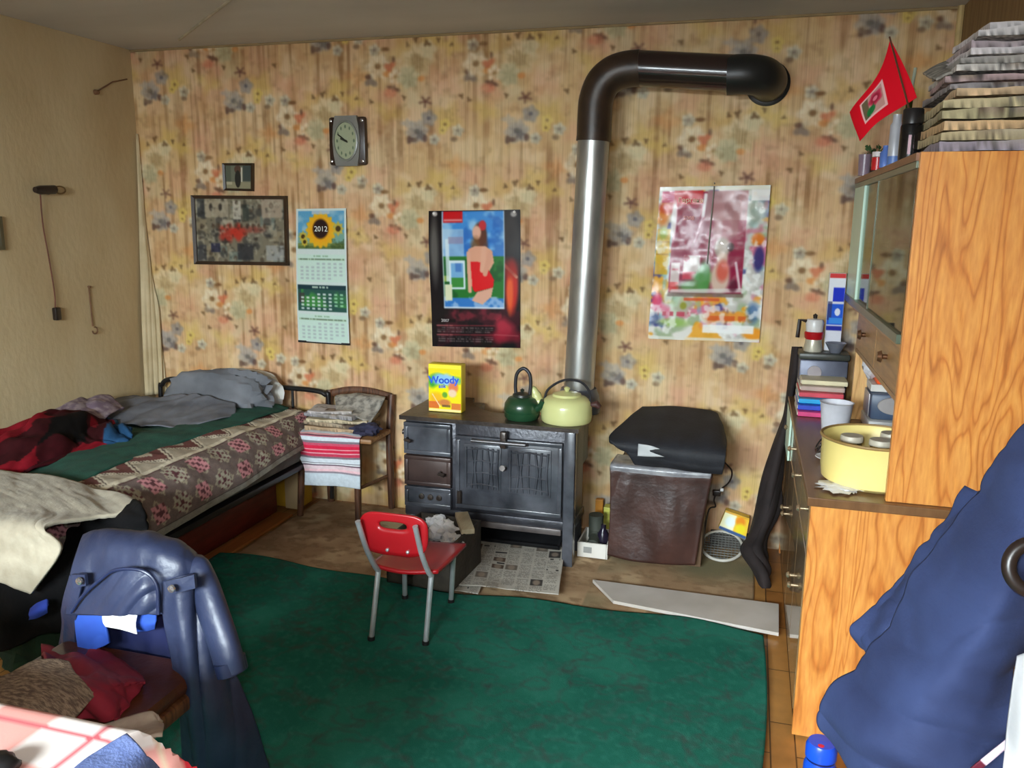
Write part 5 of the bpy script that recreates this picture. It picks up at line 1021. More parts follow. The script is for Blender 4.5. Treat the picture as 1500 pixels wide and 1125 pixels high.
# ------------------------------------------------------------------ checked table
r = root('table', (-1.6, -3.5, 0), 'wooden table at the lower left corner under a checked cloth', 'table')
TX1, TY1, TZ = -.985, -3.09, .735
obj('tabletop', MB().box(-2.3, -4.0, TZ-.03, TX1, TY1, TZ, .004), cw, r)
for x, y in ((TX1-.06, TY1-.06), (-2.24, TY1-.06), (TX1-.06, -3.94), (-2.24, -3.94)): obj('leg', MB().box(x-.025, y-.025, .03, x+.025, y+.025, TZ-.03, .004), cw, r)
def cloth_paint(x, y):
    c = np.empty(x.shape+(3,)); c[:] = (240, 230, 224)
    def band(t, p, a, b): f = (t/p) % 1; return (f >= a) & (f < b)
    ax, ay = band(x+.03, .30, .0, .40), band(y+.02, .30, .0, .40)
    c[ax | ay] = (222, 156, 146); c[ax & ay] = (190, 40, 50)
    c[band(x, .30, .62, .645) | band(y, .30, .62, .645)] = (196, 96, 104); c[band(x, .30, .80, .82)] = (226, 190, 160); c[band(y, .30, .80, .83)] = (214, 186, 160)
    return c
U_, V_ = np.meshgrid(np.linspace(0, 1, 120), np.linspace(0, 1, 110))
# cloth plan runs past the table edges and drops
Xp = -2.28+U_*(TX1+.30+2.28); Yp = TY1+.24-V_*1.1
ox = np.clip(Xp-TX1-.004, 0, None); oy = np.clip(Yp-TY1-.004, 0, None)
def fall(o): return np.where(o < .02, o, .02+(o-.02)*.18), np.where(o < .02, o*o*18, .007+(o-.02)*.97)
hx, dxz = fall(ox); hy, dyz = fall(oy); both = np.minimum(ox, oy)
Pz = TZ+.006-np.maximum(dxz, dyz)-.25*both; fl_ = .012*np.sin(Xp*22)*np.clip(oy*6, 0, 1); fm_ = .012*np.sin(Yp*20)*np.clip(ox*6, 0, 1)
P = np.stack([np.where(ox > 0, TX1+.004+hx+both*.55+fm_, Xp), np.where(oy > 0, TY1+.004+hy+both*.55+fl_, Yp), Pz+.002*fbm(Xp*9, Yp*9, 3)], -1)
o = obj('tablecloth', grid_mb(P), attr_mat('cotton_print', .8, .2, grain=.06, gscale=300), None, colors=cloth_paint(Xp, Yp).reshape(-1, 3), label='red and white checked tablecloth on the corner table', cat='tablecloth')
md = o.modifiers.new('thickness', 'SOLIDIFY'); md.thickness = .003; md.offset = 0
dn = mat('denim', (84, 100, 148), (100, 116, 164), .9, scale=60, bump=.2, bscale=200)
zt = TZ+.014
C = [[at(100, 1135, z=zt), at(136, 1104, z=zt), at(186, 1078, z=zt)], [at(116, 1140, z=zt), at(156, 1118, z=zt), at(203, 1091, z=zt)], [at(150, 1160, z=zt-.01), at(190, 1135, z=zt-.012), at(222, 1110, z=zt-.02)], [at(180, 1180, z=zt-.08), at(215, 1155, z=zt-.08), at(236, 1130, z=zt-.08)]]
sheet('denim_cloth', C, dn, None, 40, 40, wr=[(.008, 9, 6, 1)], seed=5, thick=.006, label='folded blue denim cloth on the checked tablecloth corner', cat='cloth')
obj('pouch', blob(at(-6, 1122, z=TZ+.02), (.035, .03, .02), .1, 3, 2), mat('black_pouch', (14, 14, 15), None, .5), None, label='black pouch at the left edge of the checked tablecloth', cat='pouch')

# ------------------------------------------------------------------ right of the stove
lb = mat('brown_leatherette', (52, 32, 28), (72, 46, 40), .38, 0, scale=7, bump=.12, bscale=40)
r = root('crate', (-.34, -.22, 0), 'low wooden crate fronted by a hanging brown leatherette sheet', 'box')
obj('body', MB().box(-.56, -.37, .012, -.14, -.06, .455, .006), mat('crate_wood', (78, 58, 42), (104, 80, 58), .7, scale=8), r)
C = [[(-.575, -.30, .475), (-.45, -.30, .478), (-.30, -.30, .478), (-.115, -.30, .475)], [(-.58, -.385, .470), (-.45, -.388, .472), (-.30, -.39, .472), (-.11, -.387, .470)], [(-.575, -.400, .40), (-.45, -.402, .40), (-.30, -.405, .40), (-.12, -.40, .41)], [(-.57, -.405, .20), (-.45, -.408, .20), (-.31, -.415, .20), (-.145, -.405, .22)], [(-.575, -.408, .035), (-.46, -.425, .025), (-.32, -.415, .025), (-.165, -.408, .035)]]
sheet('leatherette_front', C, lb, r, 60, 70, wr=[(.008, 7, 2.5, 1), (.004, 16, 6, 0)], seed=12, thick=.005)
C = [[(-.57, -.22, .484), (-.30, -.22, .484), (-.12, -.22, .484)], [(-.575, -.395, .482), (-.30, -.398, .482), (-.115, -.395, .484)], [(-.572, -.404, .455), (-.30, -.408, .452), (-.12, -.404, .46)]]
sheet('plastic_sheet', C, mat('clear_grey_plastic', (130, 130, 136), (168, 168, 172), .2, 0, scale=18), r, 40, 24, wr=[(.006, 16, 10, 0)], seed=2, thick=.003)
cs = mat('black_case_cloth', (22, 23, 28), (34, 35, 42), .7, 0, scale=10, bump=.12, bscale=120)
C = [[(-.475, -.085, .690), (-.32, -.085, .700), (-.14, -.09, .692), (-.115, -.09, .66)], [(-.53, -.22, .655), (-.34, -.22, .665), (-.12, -.22, .66), (-.075, -.22, .61)], [(-.585, -.415, .605), (-.36, -.42, .60), (-.13, -.42, .595), (-.06, -.415, .585)], [(-.50, -.428, .56), (-.35, -.432, .54), (-.16, -.432, .525), (-.065, -.425, .525)], [(-.46, -.41, .500), (-.34, -.412, .497), (-.17, -.414, .495), (-.07, -.41, .495)]]
sheet('case', C, cs, None, 50, 50, wr=[(.006, 6, 4, 0)], seed=3, thick=.02, label='flat black cloth case lying tilted on the leatherette-fronted crate', cat='case')
C = [[at(935, 650, y=-.447), at(957, 654, y=-.447), at(986, 667, y=-.447)], [at(934, 668, y=-.447), at(955, 669, y=-.447), at(985, 669, y=-.447)]]
sheet('paper_sheet', C, mat('grey_white_paper', (196, 198, 200), None, .7), None, 12, 8, thick=.002, label='white paper corner tucked on the black case front', cat='paper')
q = smooth_path([at(1060, 676, y=-.20), at(1072, 690, y=-.16), at(1068, 706, y=-.14), at(1052, 720, y=-.13), at(1046, 732, y=-.13), at(1048, 742, y=-.13), at(1038, 748, y=-.15), at(1030, 790, y=-.18)], 40)
r = root('cable', q[0], 'thin black cable with inline plug hanging beside the crate', 'cable')
obj('wire', MB().tube(q, .004, 8), dkp, r); p = at(1050, 722, y=-.13); obj('plug', MB().box(p[0]-.02, p[1]-.012, p[2]-.014, p[0]+.02, p[1]+.012, p[2]+.014, .005), dkp, r); p = at(1055, 717, y=-.13); obj('plug_tip', MB().box(p[0], p[1]-.013, p[2]-.006, p[0]+.016, p[1]+.011, p[2]+.010, .003), wp, r)
# racket on the floor
rc = np.array([-.055, -.165, .022]); r = root('racket', rc, 'old racket with white rim on the floor between the crate and the dark coat', 'racket')
ov = [rc+[.098*math.cos(t)+.0, .115*math.sin(t), .03*(math.sin(t)+1)] for t in np.linspace(0, 2*math.pi, 40)]
obj('rim', MB().tube(ov, .007, 8, cap=False), mat('racket_white', (196, 192, 182), None, .5), r)
q = MB()
for k in range(-5, 6):
    a = k/6; h = math.sqrt(1-a*a)
    q.tube([rc+[.098*a, -.115*h, .03*(1-h)], rc+[.098*a, .115*h, .03*(1+h)]], .0016, 4); q.tube([rc+[-.098*h, .115*a, .03*(1+a)], rc+[.098*h, .115*a, .03*(1+a)]], .0016, 4)
obj('strings', q, mat('gut_grey', (120, 122, 118), None, .6), r)
obj('handle', MB().tube([rc+[-.095, -.03, .02], rc+[-.12, -.06, .008], rc+[-.20, -.085, .008]], .008, 8), mat('racket_white', 0), r)
obj('shadow_board', MB().box(-.14, -.055, .013, .10, -.045, .11, .002), mat('grey_tin', (70, 70, 72), (96, 96, 98), .5, .3, scale=8), None, smooth=False, label='grey tin plate standing behind the racket against the wall', cat='plate') if False else None
cv = Canvas(.16, .11, .004, (246, 200, 60)); cv.rect(0, 0, .08, .11, (250, 246, 200)); cv.ell(.05, .05, .03, .03, (236, 250, 250), .9, .6); cv.ell(.11, .03, .03, .025, (240, 140, 30), .9, .6); cv.ell(.12, .07, .03, .03, (244, 226, 40), .9, .6); cv.rect(0, .092, .16, .11, (60, 90, 140)); cv.rect(0, .0, .16, .008, (226, 160, 40))
tl, tr, brr, bl = at(1063, 748, y=-.075), at(1098, 760, y=-.075), at(1092, 791, y=-.10), at(1052, 774, y=-.10)
r = root('packet', (tl+brr)/2, 'yellow and orange packet leaning against the wall behind the racket', 'packet')
obj('body', recalc(MB().prism([tl+[0, .004, 0], tr+[0, .004, 0], brr+[0, .004, 0], bl+[0, .004, 0]], (0, .045, 0))), mat('yellow_packet', (230, 190, 60), None, .5), r, smooth=False)
panel('printed_front', cv, quad_place(tl, tr, brr, bl), paper, r)
obj('box', MB().box(-.115, -.085, .012, .085, -.015, .075, .003), mat('grey_card', (66, 64, 62), (84, 80, 76), .7, scale=8), None, label='low dark grey box under the yellow packet against the wall', cat='box')
# white shoe box with things, right of the stove
wb = mat('white_carton', (206, 202, 192), (222, 218, 210), .6, scale=6)
r = root('carton', (-.64, -.30, 0), 'low white open carton on the floor right of the stove', 'carton')
obj('bottom', MB().box(-.715, -.405, .012, -.578, -.20, .02), wb, r, smooth=False)
for a in ((-.715, -.41, .012, -.578, -.40, .085), (-.715, -.21, .012, -.578, -.20, .085), (-.72, -.41, .012, -.712, -.20, .085), (-.582, -.41, .012, -.574, -.20, .085)): obj('side_panel', MB().box(*a, .001), wb, r, smooth=False)
obj('label_patch', MB().box(-.69, -.4115, .035, -.65, -.409, .065), mat('grey_patch', (150, 150, 146), None, .7), r, smooth=False)
gd = mat('dark_green_grey', (50, 54, 46), (70, 74, 64), .7, scale=9, bump=.1)
obj('boot', MB().tube(smooth_path([(-.655, -.36, .055), (-.655, -.30, .065), (-.657, -.265, .085), (-.66, -.255, .14), (-.66, -.255, .175)], 18), [(.03, .03)]*6+[(.036, .036)]*12, 16), gd, None, label='dark grey-green rubber boot standing in the white carton', cat='boot')
obj('bottle', MB().lathe([(0, .022), (.028, .022), (.028, .10), (.012, .125), (.012, .145), (0, .146)], (-.615, -.30, 0), 20), mat('dark_violet_glass', (34, 28, 44), None, .2), None, label='small dark violet bottle in the white carton', cat='bottle')
obj('packet', MB().box(-.60, -.13, .012, -.565, -.07, .17, .003), mat('white_pink_card', (216, 196, 204), None, .5), None, smooth=False, label='white-pink packet behind the white carton, touching the crate', cat='packet')
obj('packet', MB().box(-.645, -.13, .012, -.605, -.07, .172, .003), mat('lime_card', (200, 200, 90), None, .5), None, smooth=False, label='lime yellow packet behind the white carton', cat='packet')
obj('packet', MB().box(-.70, -.06, .012, -.66, -.03, .185, .003), mat('orange_card', (204, 134, 40), None, .5), None, smooth=False, label='orange-yellow packet by the rear stove leg', cat='packet')
# dark coat
dcx = mat('brown_black_cloth', (30, 22, 22), (44, 34, 33), .85, scale=8, bump=.12)
def drow(py, a, b, y, dy=.05): c_ = (a+b)/2; return [at(a, py, y=y), at((a*2+b)/3, py, y=y-dy), at((a+2*b)/3, py, y=y-dy), at(b, py, y=y+.0)]
C = [drow(508, 1163, 1172, -.03, .02), drow(545, 1158, 1170, -.05, .03), drow(600, 1149, 1160, -.06, .04), drow(650, 1134, 1152, -.08, .05), drow(700, 1119, 1146, -.11, .06), drow(750, 1108, 1141, -.15, .08), drow(785, 1098, 1126, -.20, .09), drow(806, 1086, 1124, -.28, .08), drow(835, 1104, 1127, -.38, .05), drow(862, 1117, 1125, -.47, .02)]
sheet('coat', C, dcx, None, 40, 120, wr=[(.010, 14, 1.5, 1)], seed=5, thick=.02, label='long dark brown coat hanging in the corner beside the cabinet, hem on the floor', cat='coat')

# ------------------------------------------------------------------ cabinet along the right wall
oak = wood_mat('oak_veneer', (182, 106, 44), (206, 134, 62), (213, 145, 72), 'z', 1.9, .38, 3.4)
oakd = wood_mat('oak_dark', (150, 108, 62), (166, 124, 76), (176, 134, 84), 'y', 1.2, .35, 2)
lac = mat('brown_lacquer', (124, 98, 66), (146, 118, 82), .16, 0, scale=3, stretch=(1, .4, 4), coat=.5)
mint = mat('mint_edge', (196, 226, 206), (206, 232, 214), .4, 0, scale=4)
knm = mat('knob_brass', (190, 170, 140), None, .25, .8)
r = root('sideboard', (.5, -.8, 0), 'oak-veneered sideboard with glossy brown front along the right wall', 'cabinet')
LX, LY0, LY1, LZ = .215, -1.60, -.06, .80
obj('end_panel', MB().box(LX, LY0, .012, XR-.004, LY0+.022, LZ-.028, .001), oak, r, smooth=False)
obj('end_panel', MB().box(LX, LY1-.02, .012, XR-.004, LY1, LZ-.028, .001), oak, r, smooth=False)
obj('worktop', MB().box(LX-.012, LY0-.012, LZ-.028, XR-.004, LY1+.01, LZ, .003), mat('worktop_brown', (96, 66, 42), (124, 90, 58), .3, scale=5, stretch=(4, .5, 1)), r, smooth=False)
obj('back_board', MB().box(XR-.02, LY0+.02, .05, XR-.006, LY1-.02, LZ-.03), oakd, r, smooth=False)
obj('plinth', MB().box(LX+.03, LY0+.02, .012, LX+.05, LY1-.02, .07), oakd, r, smooth=False)
obj('bottom_board', MB().box(LX+.02, LY0+.02, .06, XR-.02, LY1-.02, .08), oakd, r, smooth=False)
nd = 4; ww = (LY1-.02-LY0-.022)/nd
for i in range(nd):
    y0 = LY0+.022+i*ww+.003; y1 = y0+ww-.006
    d = obj('drawer', MB().box(LX-.002, y0, .615, LX+.018, y1, .765, .003), lac, r, smooth=False); obj('knob', MB().lathe([(.006, LX-.002), (.006, LX-.014), (.012, LX-.018), (.008, LX-.026), (0, LX-.027)], (0, (y0+y1)/2, .69), 16, 'x'), knm, d)
    d = obj('door', MB().box(LX-.002, y0, .085, LX+.018, y1, .605, .003), lac, r, smooth=False)
    obj('knob', MB().lathe([(.006, LX-.002), (.006, LX-.014), (.012, LX-.018), (.008, LX-.026), (0, LX-.027)], (0, y1-.04 if i % 2 == 0 else y0+.04, .36), 16, 'x'), knm, d)
obj('edge_strip', MB().box(LX-.012, LY1-.34, .57, LX-.003, LY1-.02, .79, .002), mint, r, smooth=False, label='pale mint edge strip')
# hutch
UX, UY0, UY1, UT = .42, -1.585, -.085, 1.79
r = root('hutch', (.6, -.8, LZ), 'oak hutch with sliding glass doors standing on the sideboard', 'cabinet')
obj('end_panel', MB().box(UX, UY0, LZ+.001, XR-.004, UY0+.022, UT, .001), oak, r, smooth=False)
obj('end_panel', MB().box(UX, UY1-.02, 1.25, XR-.004, UY1, UT, .001), oakd, r, smooth=False)
obj('top_board', MB().box(UX-.008, UY0+.022, UT-.022, XR-.004, UY1, UT, .001), mat('hutch_edge', (112, 70, 46), (140, 94, 62), .4, scale=6, stretch=(3, .5, 3)), r, smooth=False)
obj('shelf_board', MB().box(UX+.004, UY0+.022, 1.245, XR-.004, UY1, 1.265, .001), oakd, r, smooth=False)
obj('inner_shelf', MB().box(UX+.05, UY0+.022, 1.50, XR-.02, UY1-.02, 1.515, .001), oakd, r, smooth=False)
obj('back_board', MB().box(XR-.018, UY0+.022, LZ+.002, XR-.006, UY1, UT-.022), mat('hutch_back', (172, 146, 108), (188, 162, 124), .6, scale=4), r, smooth=False)
obj('support_panel', MB().box(UX+.012, -.50, LZ+.001, XR-.02, -.475, 1.245, .001), wood_mat('oak_light', (190, 140, 80), (214, 166, 104), (226, 180, 118), 'z', 2, .4), r, smooth=False)
fr = mat('track_green', (88, 100, 84), (104, 116, 98), .3, .2, scale=5)
obj('lower_track', MB().box(UX-.012, UY0+.022, 1.262, UX+.012, UY1, 1.290, .002), fr, r, smooth=False); obj('upper_track', MB().box(UX-.006, UY0+.022, 1.748, UX+.012, UY1, 1.768, .002), fr, r, smooth=False)
hg = glass_mat('hutch_glass', (206, 216, 196), .10)
for k, (a, b_) in enumerate(((UY0+.025, -.80), (-.87, UY1-.336))):
    g = obj('glass_door', MB().box(UX-.001+.006*k, a, 1.288, UX+.002+.006*k, b_, 1.750), hg, r, smooth=False)
    obj('glass_edge', MB().box(UX-.003+.006*k, b_-.012 if k == 0 else a, 1.288, UX+.004+.006*k, b_ if k == 0 else a+.012, 1.750), fr, g, smooth=False)
obj('end_strip', MB().box(UX-.004, UY1-.34, 1.288, UX+.016, UY1-.005, 1.752, .002), mint, r, smooth=False, label='pale mint end strip')
obj('centre_post', MB().box(UX+.05, -.86, 1.266, UX+.07, -.82, 1.768, .001), oakd, r, smooth=False)
for k in range(2):
    a = UY0+.026+.54*k; b_ = a+.532
    d = obj('drawer', MB().box(UX+.010, a, 1.10, UX+.03, b_, 1.242, .003), oakd, r, smooth=False); obj('drawer_body', MB().box(UX+.03, a+.01, 1.11, XR-.05, b_-.01, 1.235), oakd, d, smooth=False)
    obj('knob', MB().lathe([(.008, UX+.010), (.008, UX-.004), (.020, UX-.008), (.014, UX-.020), (0, UX-.021)], (0, (a+b_)/2, 1.185), 18, 'x'), mat('knob_dark_brass', (120, 84, 60), None, .3, .7), d)
obj('drawer_floor', MB().box(UX+.012, UY0+.022, 1.082, XR-.02, -.475, 1.098), oakd, r, smooth=False)

# things on the sideboard
yk = mat('yellow_enamel', (236, 214, 130), (244, 224, 146), .3, 0, scale=4, coat=.3)
bc2 = np.array([.405, -1.385, .801])
o = MB().lathe([(0, .0), (.135, 0), (.15, .012), (.155, .05), (.156, .135), (.160, .142), (.156, .146), (.150, .138), (.148, .05), (.13, .012), (0, .010)], bc2, 48)
r = root('basin', bc2, 'round yellow enamel basin with empty glass jars on the sideboard', 'basin'); obj('bowl', o, yk, r); obj('rim', MB().tube([bc2+[.158*math.cos(t), .158*math.sin(t), .143] for t in np.linspace(0, 2*math.pi, 49)], .005, 8, cap=False), mat('rim_brown', (150, 120, 70), None, .4), r)
jg = glass_mat('jar_glass', (232, 232, 228), .22)
for (dx, dy, lab) in ((-.07, -.02, 'leftmost glass jar inside the yellow basin'), (.01, -.05, 'middle glass jar inside the yellow basin'), (.055, .05, 'glass jar at the back of the yellow basin')):
    c_ = bc2+[dx, dy, .012]
    r = root('jar', c_, lab, 'jar', 'jars in the yellow basin'); obj('glass', MB().lathe([(.038, 0), (.042, .01), (.042, .09), (.030, .108), (.030, .12)], c_, 24), jg, r); obj('lid', MB().lathe([(0, .136), (.032, .136), (.034, .130), (.034, .118), (0, .118)], c_, 24), mat('jar_lid', (190, 182, 164), (206, 198, 182), .5, .1, scale=10), r)
obj('napkin', blob((.30, -1.50, .806), (.06, .05, .006), .3, 4, 3), wp, None, label='white paper napkin under the left side of the yellow basin', cat='napkin')
cp = np.array([.335, -.90, .801])
r = root('paper_cup', cp, 'white paper cup on the sideboard behind the yellow basin', 'cup')
obj('cup', MB().lathe([(0, 0), (.042, 0), (.058, .145), (.061, .148), (.056, .148), (.04, .006), (0, .006)], cp, 28), mat('white_cup', (216, 216, 224), None, .5), r)
g0 = np.array([.275, -1.07, .81]); r = root('spectacles', g0, 'pair of spectacles on the sideboard edge before the paper cup', 'spectacles'); gm = mat('spec_frame', (60, 52, 50), None, .3, .5)
for s in (-1, 1): obj('rim', MB().tube([g0+[.0+.012*math.cos(t), s*.032+.025*math.sin(t), .012+.020*math.cos(t)] for t in np.linspace(0, 2*math.pi, 21)], .003, 6, cap=False), gm, r); obj('temple', MB().tube([g0+[0, s*.058, .018], g0+[.10, s*.055, .004]], .0025, 6), gm, r)
obj('bridge', MB().tube([g0+[0, -.008, .02], g0+[0, .008, .02]], .003, 6), gm, r)
obj('saucer', MB().lathe([(0, .0), (.03, 0), (.05, .012), (.048, .014), (.028, .004), (0, .004)], (.30, -1.18, .801), 24), mat('white_china', (214, 212, 208), None, .25), None, label='small white saucer on the sideboard beside the yellow basin', cat='saucer')
for k, (c1, w_, dx, lab) in enumerate((((206, 62, 120), .15, -.0, 'pink booklet lowest of the pile on the sideboard'), ((40, 70, 190), .16, .0, 'dark blue booklet second in the pile on the sideboard'), ((30, 160, 214), .17, .004, 'cyan booklet in the middle of the pile on the sideboard'), ((206, 70, 84), .18, .006, 'red booklet below the cream ones on the sideboard'), ((180, 160, 150), .18, .012, 'greyish booklet second from top on the sideboard'), ((216, 206, 170), .19, .016, 'cream booklet topmost of the pile on the sideboard'))):
    z0 = .801+.021*k; b0 = -.52+.035*k
    r = root('booklet', (.30, b0+.12, z0), lab, 'booklet', 'booklets piled on the sideboard')
    obj('cover', MB().box(.225+dx, b0, z0, .225+dx+w_, b0+.24, z0+.020, .003), mat('booklet_%d' % k, c1, None, .45, scale=6), r, smooth=False)
    obj('pages', MB().box(.222+dx, b0+.006, z0+.004, .2249+dx, b0+.234, z0+.016), mat('page_white', (214, 208, 196), None, .8), r, smooth=False)
r = root('metal_box', (.33, -.16, .801), 'grey-blue metal box at the far end of the sideboard', 'box')
obj('body', MB().box(.235, -.215, .801, .44, -.07, .995, .008), mat('greyblue_metal', (84, 88, 104), (104, 108, 124), .4, .3, scale=8), r); obj('lid', MB().box(.23, -.22, .997, .445, -.068, 1.025, .006), mat('dark_lid', (48, 50, 46), (66, 68, 60), .4, scale=8), r)
obj('clock_face', MB().lathe([(.03, -.216), (.03, -.222), (0, -.223)], (.30, 0, .94), 20, 'y'), mat('pale_disc', (170, 160, 164), None, .5), r)
pc2 = np.array([.29, -.15, 1.026])
r = root('coffee_pot', pc2, 'small red and white coffee pot with black handle on the metal box', 'pot')
obj('lower_body', MB().lathe([(0, 0), (.040, 0), (.042, .006), (.034, .055)], pc2, 10), mat('pot_cream', (190, 184, 166), None, .35, .3), r); obj('red_band', MB().lathe([(.035, .055), (.040, .062), (.042, .085), (.038, .090)], pc2, 24), mat('pot_red', (176, 20, 28), None, .3), r); obj('upper_body', MB().lathe([(.036, .090), (.040, .13), (.034, .145), (.0, .150)], pc2, 10), mat('pot_white', (220, 216, 214), None, .3), r)
obj('handle', MB().tube([pc2+[-.034, 0, .135], pc2+[-.065, 0, .14], pc2+[-.07, 0, .06]], .009, 8), dkp, r); obj('knob', MB().lathe([(.008, .148), (.010, .165), (0, .172)], pc2, 12), dkp, r)
obj('bowl', MB().lathe([(0, 0), (.022, 0), (.046, .045), (.044, .045), (.02, .005), (0, .005)], (.385, -.165, 1.026), 24), mat('silver_bowl', (150, 154, 170), None, .25, .6), None, label='small silvery bowl on the metal box beside the coffee pot', cat='bowl')
r = root('tall_carton', (.375, -.095, 1.026), 'tall blue and white carton against the wall below the hutch end', 'carton')
cv = Canvas(.07, .33, .003, (222, 222, 230)); cv.rect(0, 0, .07, .02, (206, 60, 60)); cv.rect(.02, .06, .07, .12, (30, 50, 190)); cv.rect(.0, .13, .07, .22, (36, 90, 210)); cv.ell(.045, .165, .012, .016, (220, 226, 240)); cv.rect(0, .12, .02, .2, (50, 50, 90), .7); cv.rect(.01, .19, .07, .215, (60, 140, 226)); cv.rect(0, .225, .07, .245, (30, 40, 150))
obj('body', MB().box(.34, -.112, 1.026, .41, -.075, 1.378, .002), mat('white_carton', 0), r, smooth=False); panel('printed_front', cv, quad_place((.341, -.1135, 1.377), (.409, -.1135, 1.377), (.409, -.1135, 1.03), (.341, -.1135, 1.03)), paper, r)
# things in the niche below the drawers
obj('tray', MB().box(.47, -.74, .801, .68, -.52, .850, .006), mat('white_tray', (206, 206, 204), None, .4), None, label='white plastic tray lowest in the niche under the hutch drawers', cat='tray')
r = root('radio', (.57, -.63, .852), 'blue-grey radio with pale oval speaker in the hutch niche', 'radio')
obj('case', MB().box(.475, -.72, .852, .67, -.54, .955, .012), mat('radio_blue', (58, 74, 98), (72, 88, 112), .4, scale=6), r); obj('speaker', MB().lathe([(.055, -.721), (.053, -.726), (0, -.727)], (.56, 0, .91), 28, 'y', 1.1, .62), mat('radio_grey', (158, 152, 150), None, .5), r); obj('side_panel', MB().box(.470, -.70, .86, .4745, -.56, .95, .002), mat('radio_silver', (170, 168, 172), None, .4, .3), r)
r = root('carton', (.56, -.62, .957), 'white carton with bright orange lid on the radio', 'carton'); obj('body', MB().box(.475, -.69, .957, .64, -.56, .985, .003), wb, r, smooth=False); obj('lid', MB().box(.495, -.685, .986, .635, -.565, 1.025, .006), mat('orange_lid', (232, 84, 24), None, .4), r)
obj('plastic_bag', blob((.485, -.60, 1.045), (.035, .05, .05), .25, 4, 8), mat('white_poly', (196, 194, 198), (212, 210, 214), .4, scale=9), None, label='crumpled white plastic bag beside the orange lid', cat='bag')
# books inside the hutch
for k, (c1, h, lab) in enumerate((((120, 84, 60), .20, 'tan book at the near end behind the hutch glass'), ((90, 60, 52), .22, 'dark red-brown book behind the hutch glass'), ((130, 116, 84), .19, 'olive book behind the hutch glass'), ((96, 78, 90), .21, 'mauve book behind the hutch glass'))):
    y0 = -1.50+.055*k; r = root('book', (.62, y0+.02, 1.266), lab, 'book', 'books behind the hutch glass'); obj('cover', MB().box(.53, y0, 1.266, .69, y0+.045, 1.266+h, .002), mat('book_%d' % k, c1, None, .6), r, smooth=False); obj('pages', MB().box(.535, y0+.005, 1.266+h, .685, y0+.040, 1.266+h+.002), mat('page_white', 0), r, smooth=False)
# ------------------------------------------------------------------ on top of the hutch
specs = [(.31, .36, .024, rnd.uniform(-.04, .04), rnd.uniform(-.008, .008), 0, 0, c_) for c_ in ((150, 140, 150), (186, 170, 134), (206, 172, 130), (168, 158, 124), (190, 176, 140))]
paper_stack((.628, -1.385, UT+.002), specs, ['greyish newspaper lowest of the pile on the hutch', 'dull yellow newspaper second from bottom on the hutch', 'peach newspaper third from bottom on the hutch', 'olive-tan newspaper fourth from bottom on the hutch', 'tan newspaper topmost of the neat lower pile on the hutch'], 'newspapers piled on the hutch')
cols_ = [(206, 176, 140), (150, 142, 142), (184, 160, 160), (196, 190, 184), (160, 156, 152), (206, 200, 202), (176, 160, 164), (204, 200, 200), (212, 206, 208)]
nm_ = ['pinkish newspaper lowest of the messy upper pile on the hutch', 'dark grey newspaper second in the messy upper pile', 'rose-grey newspaper third in the messy upper pile', 'off-white newspaper fourth in the messy upper pile', 'mid-grey newspaper in the middle of the messy upper pile', 'whitish newspaper above the middle of the messy upper pile', 'mauve-grey newspaper third from top of the messy pile', 'pale newspaper second from top of the messy pile', 'pale newspaper at the very top of the messy pile']
paper_stack((.630, -1.375, UT+.143), [((.30-.018*max(0, k-4))*rnd.uniform(.92, 1.0), .35*rnd.uniform(.85, 1.0), .017, rnd.uniform(-.10, .10), .014*max(0, k-4)*.6+rnd.uniform(-.008, .008), rnd.uniform(-.05, .03), rnd.uniform(-.02, .02), c_) for k, c_ in enumerate(cols_)], nm_, 'newspapers piled on the hutch')
C = [[at(1352, 108, y=-1.30), at(1372, 96, y=-1.28), at(1400, 88, y=-1.25)], [at(1360, 112, y=-1.40), at(1382, 102, y=-1.40), at(1412, 94, y=-1.38)], [at(1372, 118, y=-1.50), at(1392, 108, y=-1.50), at(1428, 100, y=-1.48)]]
sheet('newspaper', C, mat('news_grey', 0), None, 24, 24, wr=[(.006, 9, 9, 0)], seed=3, thick=.006, label='single grey newspaper page sticking out left of the messy pile', cat='newspaper', group='newspapers piled on the hutch')
# flag
fp0, fp1 = at(1352, 205, y=-1.08), at(1303, 54, y=-.92); fp0[2] = UT+.03
r = root('flag', (fp0[0], fp0[1], UT), 'small red flag with a framed rose emblem on the hutch', 'flag')
obj('base', MB().lathe([(0, .002), (.026, .002), (.024, .02), (.006, .034), (0, .034)], (fp0[0], fp0[1], UT), 20), dkp, r)
obj('pole', MB().tube([fp0, fp1], .003, 8), mat('pole_wood', (96, 60, 40), None, .5), r)
cv = Canvas(.24, .16, .002, (226, 12, 36)); cv.rect(.085, .030, .185, .125, (238, 190, 186)); cv.rect(.093, .038, .177, .117, (110, 96, 70)); cv.rect(.093, .038, .15, .117, (200, 150, 140)); cv.ell(.122, .066, .026, .024, (206, 60, 90), 1, .3, lobes=5, la=.1); cv.ell(.122, .066, .017, .016, (150, 24, 50), .8, .5); cv.ell(.122, .066, .009, .008, (226, 120, 140)); cv.ell(.145, .098, .020, .014, (30, 120, 60), 1, .3, rot=.4); cv.line(.13, .08, .16, .112, .004, (30, 100, 50))
